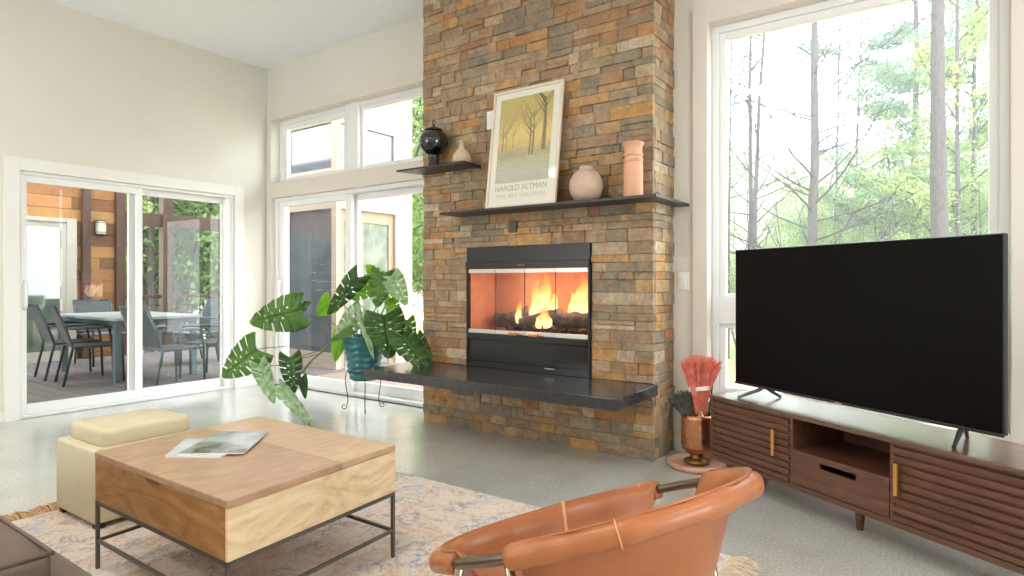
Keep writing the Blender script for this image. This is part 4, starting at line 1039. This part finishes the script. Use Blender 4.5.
for k in range(4): B.box(.0,.006,.0,WD,3.62+k*.22,3.63+k*.22)
B.build('siding_wall',M_siding,wg)
B=MB(); B.box(WXL-.3,.3,-.3,WD+.3,WH,WH+.12); B.build('roof',M_dkwood,wg)
def wpane(name,axis,c,r,m=M_screen2,fw=.0):
    B=MB()
    if axis=='x': B.box(r[0],r[1],c-.01,c+.01,r[2],r[3])
    else: B.box(c-.01,c+.01,r[0],r[1],r[2],r[3])
    return B.build(name,m,wg)
wpane('screen_panel','x',.04,hA[0]); wpane('window','x',.04,hA[1]); wpane('window','y',-.04,hB[1])
B=MB(); frame_rect(B,'y',-.10,-.05,.08,1.07,0,2.28,.09,.1,.16); B.bbox(-.10,-.05,.40,.50,.1,2.12,.004)
wd=B.build('patio_door',mat('tan door frame',(166,144,122),.6),wg)
B=MB(); B.box(-.085,-.07,.17,.98,.1,2.12); B.build('pane',mat('reflective pane',(96,104,96),.06,spec=.9,coat=.8,rgb2=(140,148,134),nscale=5),wd)

# ------------------------------------------------------------------ woods, ground and hill outside
M_ground=mat('forest floor',(150,160,96),.95,rgb2=(176,168,124),nscale=.6,spec=.1)
def terrain():
    B=MB(); NA,NR=120,60; vs=[]
    for j in range(NR+1):
        r=13*(260/13)**(j/NR)
        for i in range(NA+1):
            a=math.radians(40+ (175-40)*i/NA)   # world azimuth from +X
            x,y=r*math.cos(a),r*math.sin(a)
            h=-1.3-1.2*min(1,(r-13)/15)
            if r>50: 
                k=min(1,(r-50)/110); h+= (31+7*math.sin(a*3.1+1.2))*k*k*(3-2*k)
                h+=2.2*noise.noise(Vector((x*.12,y*.12,0)))+1.4*noise.noise(Vector((x*.35,y*.35,3)))
            vs.append((x,y,h))
    w=NA+1; B.add(vs,[(j*w+i,j*w+i+1,(j+1)*w+i+1,(j+1)*w+i) for j in range(NR) for i in range(NA)]); return B
M_hill=mat('wooded spring hillside',(128,146,96),.95,rgb2=(138,134,116),nscale=.09,spec=.05,bump=1,bscale=.6)
o=terrain().build('hillside',M_hill,smooth=True); struct(o,'wooded hillside in pale spring green beyond the windows')
B=MB(); B.box(-40,20,YB+.25,40,-1.9,-1.6); B.box(-40,XL-.3,-14,YB+.25,-1.9,-1.6); struct(B.build('ground',M_ground),'leafy ground around the house')
M_bark=mat('grey bark',(62,56,54),.9,rgb2=(88,80,76),nscale=8,stretch=(4,4,1),bump=.8,bscale=20)
M_bark2=mat('bare branch bark',(66,60,56),.9)
M_lf=[leaf_mat('spring leaf',(146,162,88),(166,180,112),.5,.6,.8,.2),leaf_mat('fresh green leaf',(118,144,82),(142,164,104),.5,.6,.8,.2),leaf_mat('pine needle',(120,146,118),(142,164,132),.4,.7,.8,.2)]
def leaves_mesh(blobs,n,size,seed,mi,flat=1):
    random.seed(seed); B=MB()
    for k in range(n):
        c,r=random.choice(blobs)
        while True:
            p=Vector((random.uniform(-1,1),random.uniform(-1,1),random.uniform(-1,1)))
            if p.length<1: break
        p=Vector((c[0]+p.x*r[0],c[1]+p.y*r[1],c[2]+p.z*r[2]))
        a=Vector((random.uniform(-1,1),random.uniform(-1,1),random.uniform(-1,1)*flat)).normalized(); b=a.orthogonal().normalized(); s=size*random.uniform(.6,1.3)
        B.add([p-a*s,p+b*s*.5,p+a*s,p-b*s*.5],[(0,1,2,3)])
    return B
def bare_tree(name,label,x,y,z,h,r,lean=(0,0),nb=14,bl=2.2,seed=1,leaf=None,up=.35,start=.12,sub=True,bow=0,group=None,right=0):
    random.seed(seed); t=thing(name,label,'tree',(x,y,z),0,group)
    pts=[];N_=14
    for i in range(N_+1):
        q=i/N_; pts.append(Vector((lean[0]*h*q+bow*math.sin(q*PI),lean[1]*h*q,h*q))+Vector((random.uniform(-1,1),random.uniform(-1,1),0))*r*.25)
    rs=[r*(1-.75*i/N_) for i in range(N_+1)]
    B=MB(); B.tube(pts,rs,10); B.build('trunk',M_bark,t,smooth=True)
    B=MB(); tips=[]
    for k in range(nb):
        q=start+(1-start)*(k+random.random())/nb; i=min(int(q*N_),N_-1); p=pts[i].lerp(pts[i+1],q*N_-i)
        a=random.uniform(0,2*PI) ; l=bl*(1.15-.75*q)*random.uniform(.6,1.2); d_=Vector((math.cos(a),math.sin(a),up*random.uniform(.2,1.8)))
        P=[p]; 
        for s in range(1,6):
            d_+=Vector((random.uniform(-.2,.2),random.uniform(-.2,.2),random.uniform(-.02,.16))); P.append(P[-1]+d_.normalized()*l/5)
        r0=max(.024,r*.26*(1.1-q)); B.tube(P,[r0*(1-.16*s) for s in range(6)],5); tips.append(P)
        if sub:
            for w in range(4):
                s=random.randint(1,4); p0=P[s]; dd=(d_+Vector((random.uniform(-1,1),random.uniform(-1,1),random.uniform(-.2,.7)))).normalized(); ll=l*random.uniform(.2,.45)
                p1=p0+dd*ll*.5+Vector((0,0,random.uniform(-.05,.1))); B.tube([p0,p1,p1+(dd+Vector((0,0,.25))).normalized()*ll*.5],[r0*.45,r0*.3,r0*.15],4); tips.append([p0,p1,p1+dd*ll*.4])
    B.build('branches',M_bark2,t)
    if leaf:
        mi,n,size,rad,flat=leaf
        blobs=[]
        for P in tips:
            for p in P[1:]: blobs.append(((p.x,p.y,p.z),(rad,rad,rad*flat)))
        leaves_mesh(blobs,n,size,seed+5,mi).build('foliage',M_lf[mi],t)
    return t
G=-1.6
bare_tree('bare_conifer','tall grey bare-branched tree in the middle of the picture window',-3.07,18.7,G,17,.15,(0.002,0),72,3.6,3,None,.5,.10)
bare_tree('tree','thickest rough-barked trunk in the right half of the picture window',-.26,15.8,G,17,.20,(.012,0),6,1.6,8,None,.3,.6)
bare_tree('tree','thin straight trunk near the left edge of the picture window',-5.28,20.8,G,16,.09,(.001,0),34,1.9,5,None,.4,.2)
bare_tree('tree','thin trunk curving up right beside the straight thin one',-4.95,19.9,G,15,.085,(.045,0),30,2.6,6,None,.7,.2,bow=-.2)
bare_tree('tree','thinnest trunk at the far left of the picture window',-6.45,22.4,G,15,.06,(.01,0),14,2.0,7,(2,500,.09,.3,.3),.3,.3)
bare_tree('tree','slender pale stem just right of the grey bare tree',-3.1,22.3,G,13,.05,(.02,0),16,2.6,9,(0,500,.06,.25,.6),.9,.3)
bare_tree('tree','slender forked stem second right of the grey bare tree',-2.75,23.6,G,13,.05,(.03,0),16,2.6,10,(0,500,.06,.25,.6),.9,.3)
bare_tree('pine_tree','layered pine with soft green boughs behind the thickest trunk',-.9,24.0,G,18,.14,(0,0),44,4.6,11,(2,42000,.07,.5,.28),.12,.2)
bare_tree('tree','leafy twin trunk at the right edge of the picture window',.18,19.7,G,14,.08,(.0,0),22,2.6,12,(0,5000,.075,.3,.6),.7,.2)
bare_tree('tree','leafy rear trunk at the right edge of the picture window',.5,21.2,G,14,.10,(.01,0),24,2.8,13,(1,6000,.08,.32,.6),.6,.2)
# saplings
def sapling_mesh(seed,mi,h=6,n=3000,spread=1.5):
    random.seed(seed); B=MB(); tips=[]
    for k in range(4):
        a=random.uniform(0,6.28); P=[Vector((0,0,0))]; d_=Vector((math.cos(a)*.22,math.sin(a)*.22,1))
        for s in range(8): d_+=Vector((random.uniform(-.12,.12),random.uniform(-.12,.12),0)); P.append(P[-1]+d_.normalized()*h/8)
        B.tube(P,[.035*(1-.11*s) for s in range(9)],5); 
        for w in range(9):
            s=random.randint(2,7); a=random.uniform(0,6.28); dd=Vector((math.cos(a),math.sin(a),random.uniform(.3,1))).normalized(); l=spread*random.uniform(.4,1)
            Q=[P[s],P[s]+dd*l*.5,P[s]+dd*l+Vector((0,0,.15))]; B.tube(Q,[.012,.008,.004],4); tips+=Q[1:]
    blobs=[((p.x,p.y,p.z),(.5,.5,.3)) for p in tips]
    return B.mesh('stems',M_bark2), leaves_mesh(blobs,int(n*2.2),.045,seed+1,mi).mesh('foliage',M_lf[mi])
SAP=[sapling_mesh(31,0),sapling_mesh(32,1),sapling_mesh(33,0,7,2600,1.8),sapling_mesh(34,1,5,3400,1.4)]
def sapling(k,x,y,s,rz,label,group,z=G):
    t=thing('sapling',label,'tree',(x,y,z),rz,group); t.scale=(s,s,s)
    for nm,me in zip(('stems','foliage'),SAP[k]):
        o=bpy.data.objects.new(nm,me); COL.objects.link(o); o.parent=t
random.seed(77)
for i in range(34):   # understory in the picture window's view
    az=math.radians(random.uniform(87,110)); r=random.uniform(19,44)
    sapling(i%4,r*math.cos(az),r*math.sin(az),random.uniform(.7,1.05)*(1 if r<28 else 1.25),random.uniform(0,6),'low young tree with yellow-green spring leaves beyond the picture window','understory trees beyond the picture window')
for i in range(44):   # woods beyond the porch
    az=math.radians(random.uniform(146,170)); r=random.uniform(17,34)
    sapling(i%4,r*math.cos(az),r*math.sin(az),random.uniform(1.0,1.9),random.uniform(0,6),'bright green young tree in the woods beyond the porch','young trees beyond the porch')
for i in range(16):
    az=math.radians(random.uniform(111,125)); r=random.uniform(17,36)
    sapling(i%4,r*math.cos(az),r*math.sin(az),random.uniform(.9,1.5),random.uniform(0,6),'spring tree standing out of sight behind the chimney, between the windows','trees behind the chimney')
for i in range(12):
    az=math.radians(random.uniform(126,140)); r=random.uniform(16,30)
    sapling(i%4,r*math.cos(az),r*math.sin(az),random.uniform(1.2,2.0),random.uniform(0,6),'pale green tree past the end of the peach-sided wing','trees past the wing')
bare_tree('tree','thick pale trunk in the woods seen through the porch',-17.0,9.3,G,14,.22,(0,0),12,2.5,41,None,.4,.3)
bare_tree('tree','thin trunk left of the thick one beyond the porch',-16.0,7.2,G,14,.10,(0,0),14,2.5,42,(1,1500,.08,.4,.6),.5,.3)

# pale spring haze over the valley
M_haze=bpy.data.materials.new('valley haze'); M_haze.use_nodes=True
_nt=M_haze.node_tree
for _n in list(_nt.nodes): _nt.nodes.remove(_n)
_o=_nt.nodes.new('ShaderNodeOutputMaterial'); _v=_nt.nodes.new('ShaderNodeVolumeScatter'); _v.inputs['Density'].default_value=.011; _v.inputs['Color'].default_value=(.97,.98,1,1)
_nt.links.new(_v.outputs[0],_o.inputs['Volume'])
B=MB(); B.box(-45,14,11,75,-8,40); B.box(-45,-13,-6,10.9,-8,40); o=tag(B.build('haze',M_haze),'pale haze hanging between the trees beyond the windows','haze',None,'stuff')

# ------------------------------------------------------------------ added ceiling fill lights (out of view) and daylight
M_fill=mat('fill light diffuser',(255,248,236),.5,emit=(255,244,226),estr=3)
FILL_LIGHTS=[(-4.2,.3),(-1.8,.4),(-1.2,-1.8),(-4.2,-1.8),(1.6,1.6),(1.6,-1.6)]  # unseen fixtures added to lift the light in the room
for i,(x,y) in enumerate(FILL_LIGHTS):
    t=thing('fill_light','added round fill light on the ceiling, out of view','ceiling light',(x,y,H),0,'added fill lights')
    B=MB(); B.lathe([(.26,0),(.265,-.01),(.25,-.025),(.001,-.03)],32,cap=False); B.build('diffuser',M_fill,t,smooth=True)
    ld=bpy.data.lights.new('fill_lamp','AREA'); ld.shape='DISK'; ld.size=.5; ld.energy=26; ld.color=(1,.97,.93)
    lo=bpy.data.objects.new('fill_lamp',ld); COL.objects.link(lo); lo.location=(x,y,H-.05)

w=bpy.data.worlds.new('World'); sc.world=w; w.use_nodes=True; nt=w.node_tree; N=nt.nodes; L=nt.links
bg=N['Background']; tc=N.new('ShaderNodeTexCoord'); sp=N.new('ShaderNodeSeparateXYZ'); L.new(tc.outputs['Generated'],sp.inputs[0])
r=N.new('ShaderNodeValToRGB'); e=r.color_ramp.elements; e[0].position=.0; e[0].color=(.93,.96,1,1); e[1].position=.8; e[1].color=(.82,.90,1,1); L.new(sp.outputs[2],r.inputs[0]); L.new(r.outputs[0],bg.inputs[0]); bg.inputs[1].default_value=10
sd_=bpy.data.lights.new('sun','SUN'); sd_.energy=2.0; sd_.angle=math.radians(25); sd_.color=(1,.96,.9); so_=bpy.data.objects.new('sun',sd_); COL.objects.link(so_); so_.rotation_euler=(math.radians(38),0,math.radians(-150))

# ------------------------------------------------------------------ camera
cd=bpy.data.cameras.new('camera'); cam=bpy.data.objects.new('camera',cd); COL.objects.link(cam)
cd.sensor_width=36; cd.lens=615.5/1024*36; cd.shift_y=-6.2/1024; cd.clip_start=.05; cd.clip_end=600
cam.location=(0,0,1.15); cam.rotation_euler=(PI/2,0,math.radians(35.4))
sc.camera=cam
sc.view_settings.view_transform='Standard'; sc.view_settings.look='None'; sc.view_settings.gamma=1; sc.view_settings.use_curve_mapping=False
sc.view_settings.exposure=-.1
sc.cycles.use_denoising=True; sc.cycles.max_bounces=10; sc.cycles.transparent_max_bounces=16; sc.cycles.sample_clamp_indirect=6; sc.cycles.caustics_reflective=False; sc.cycles.caustics_refractive=False
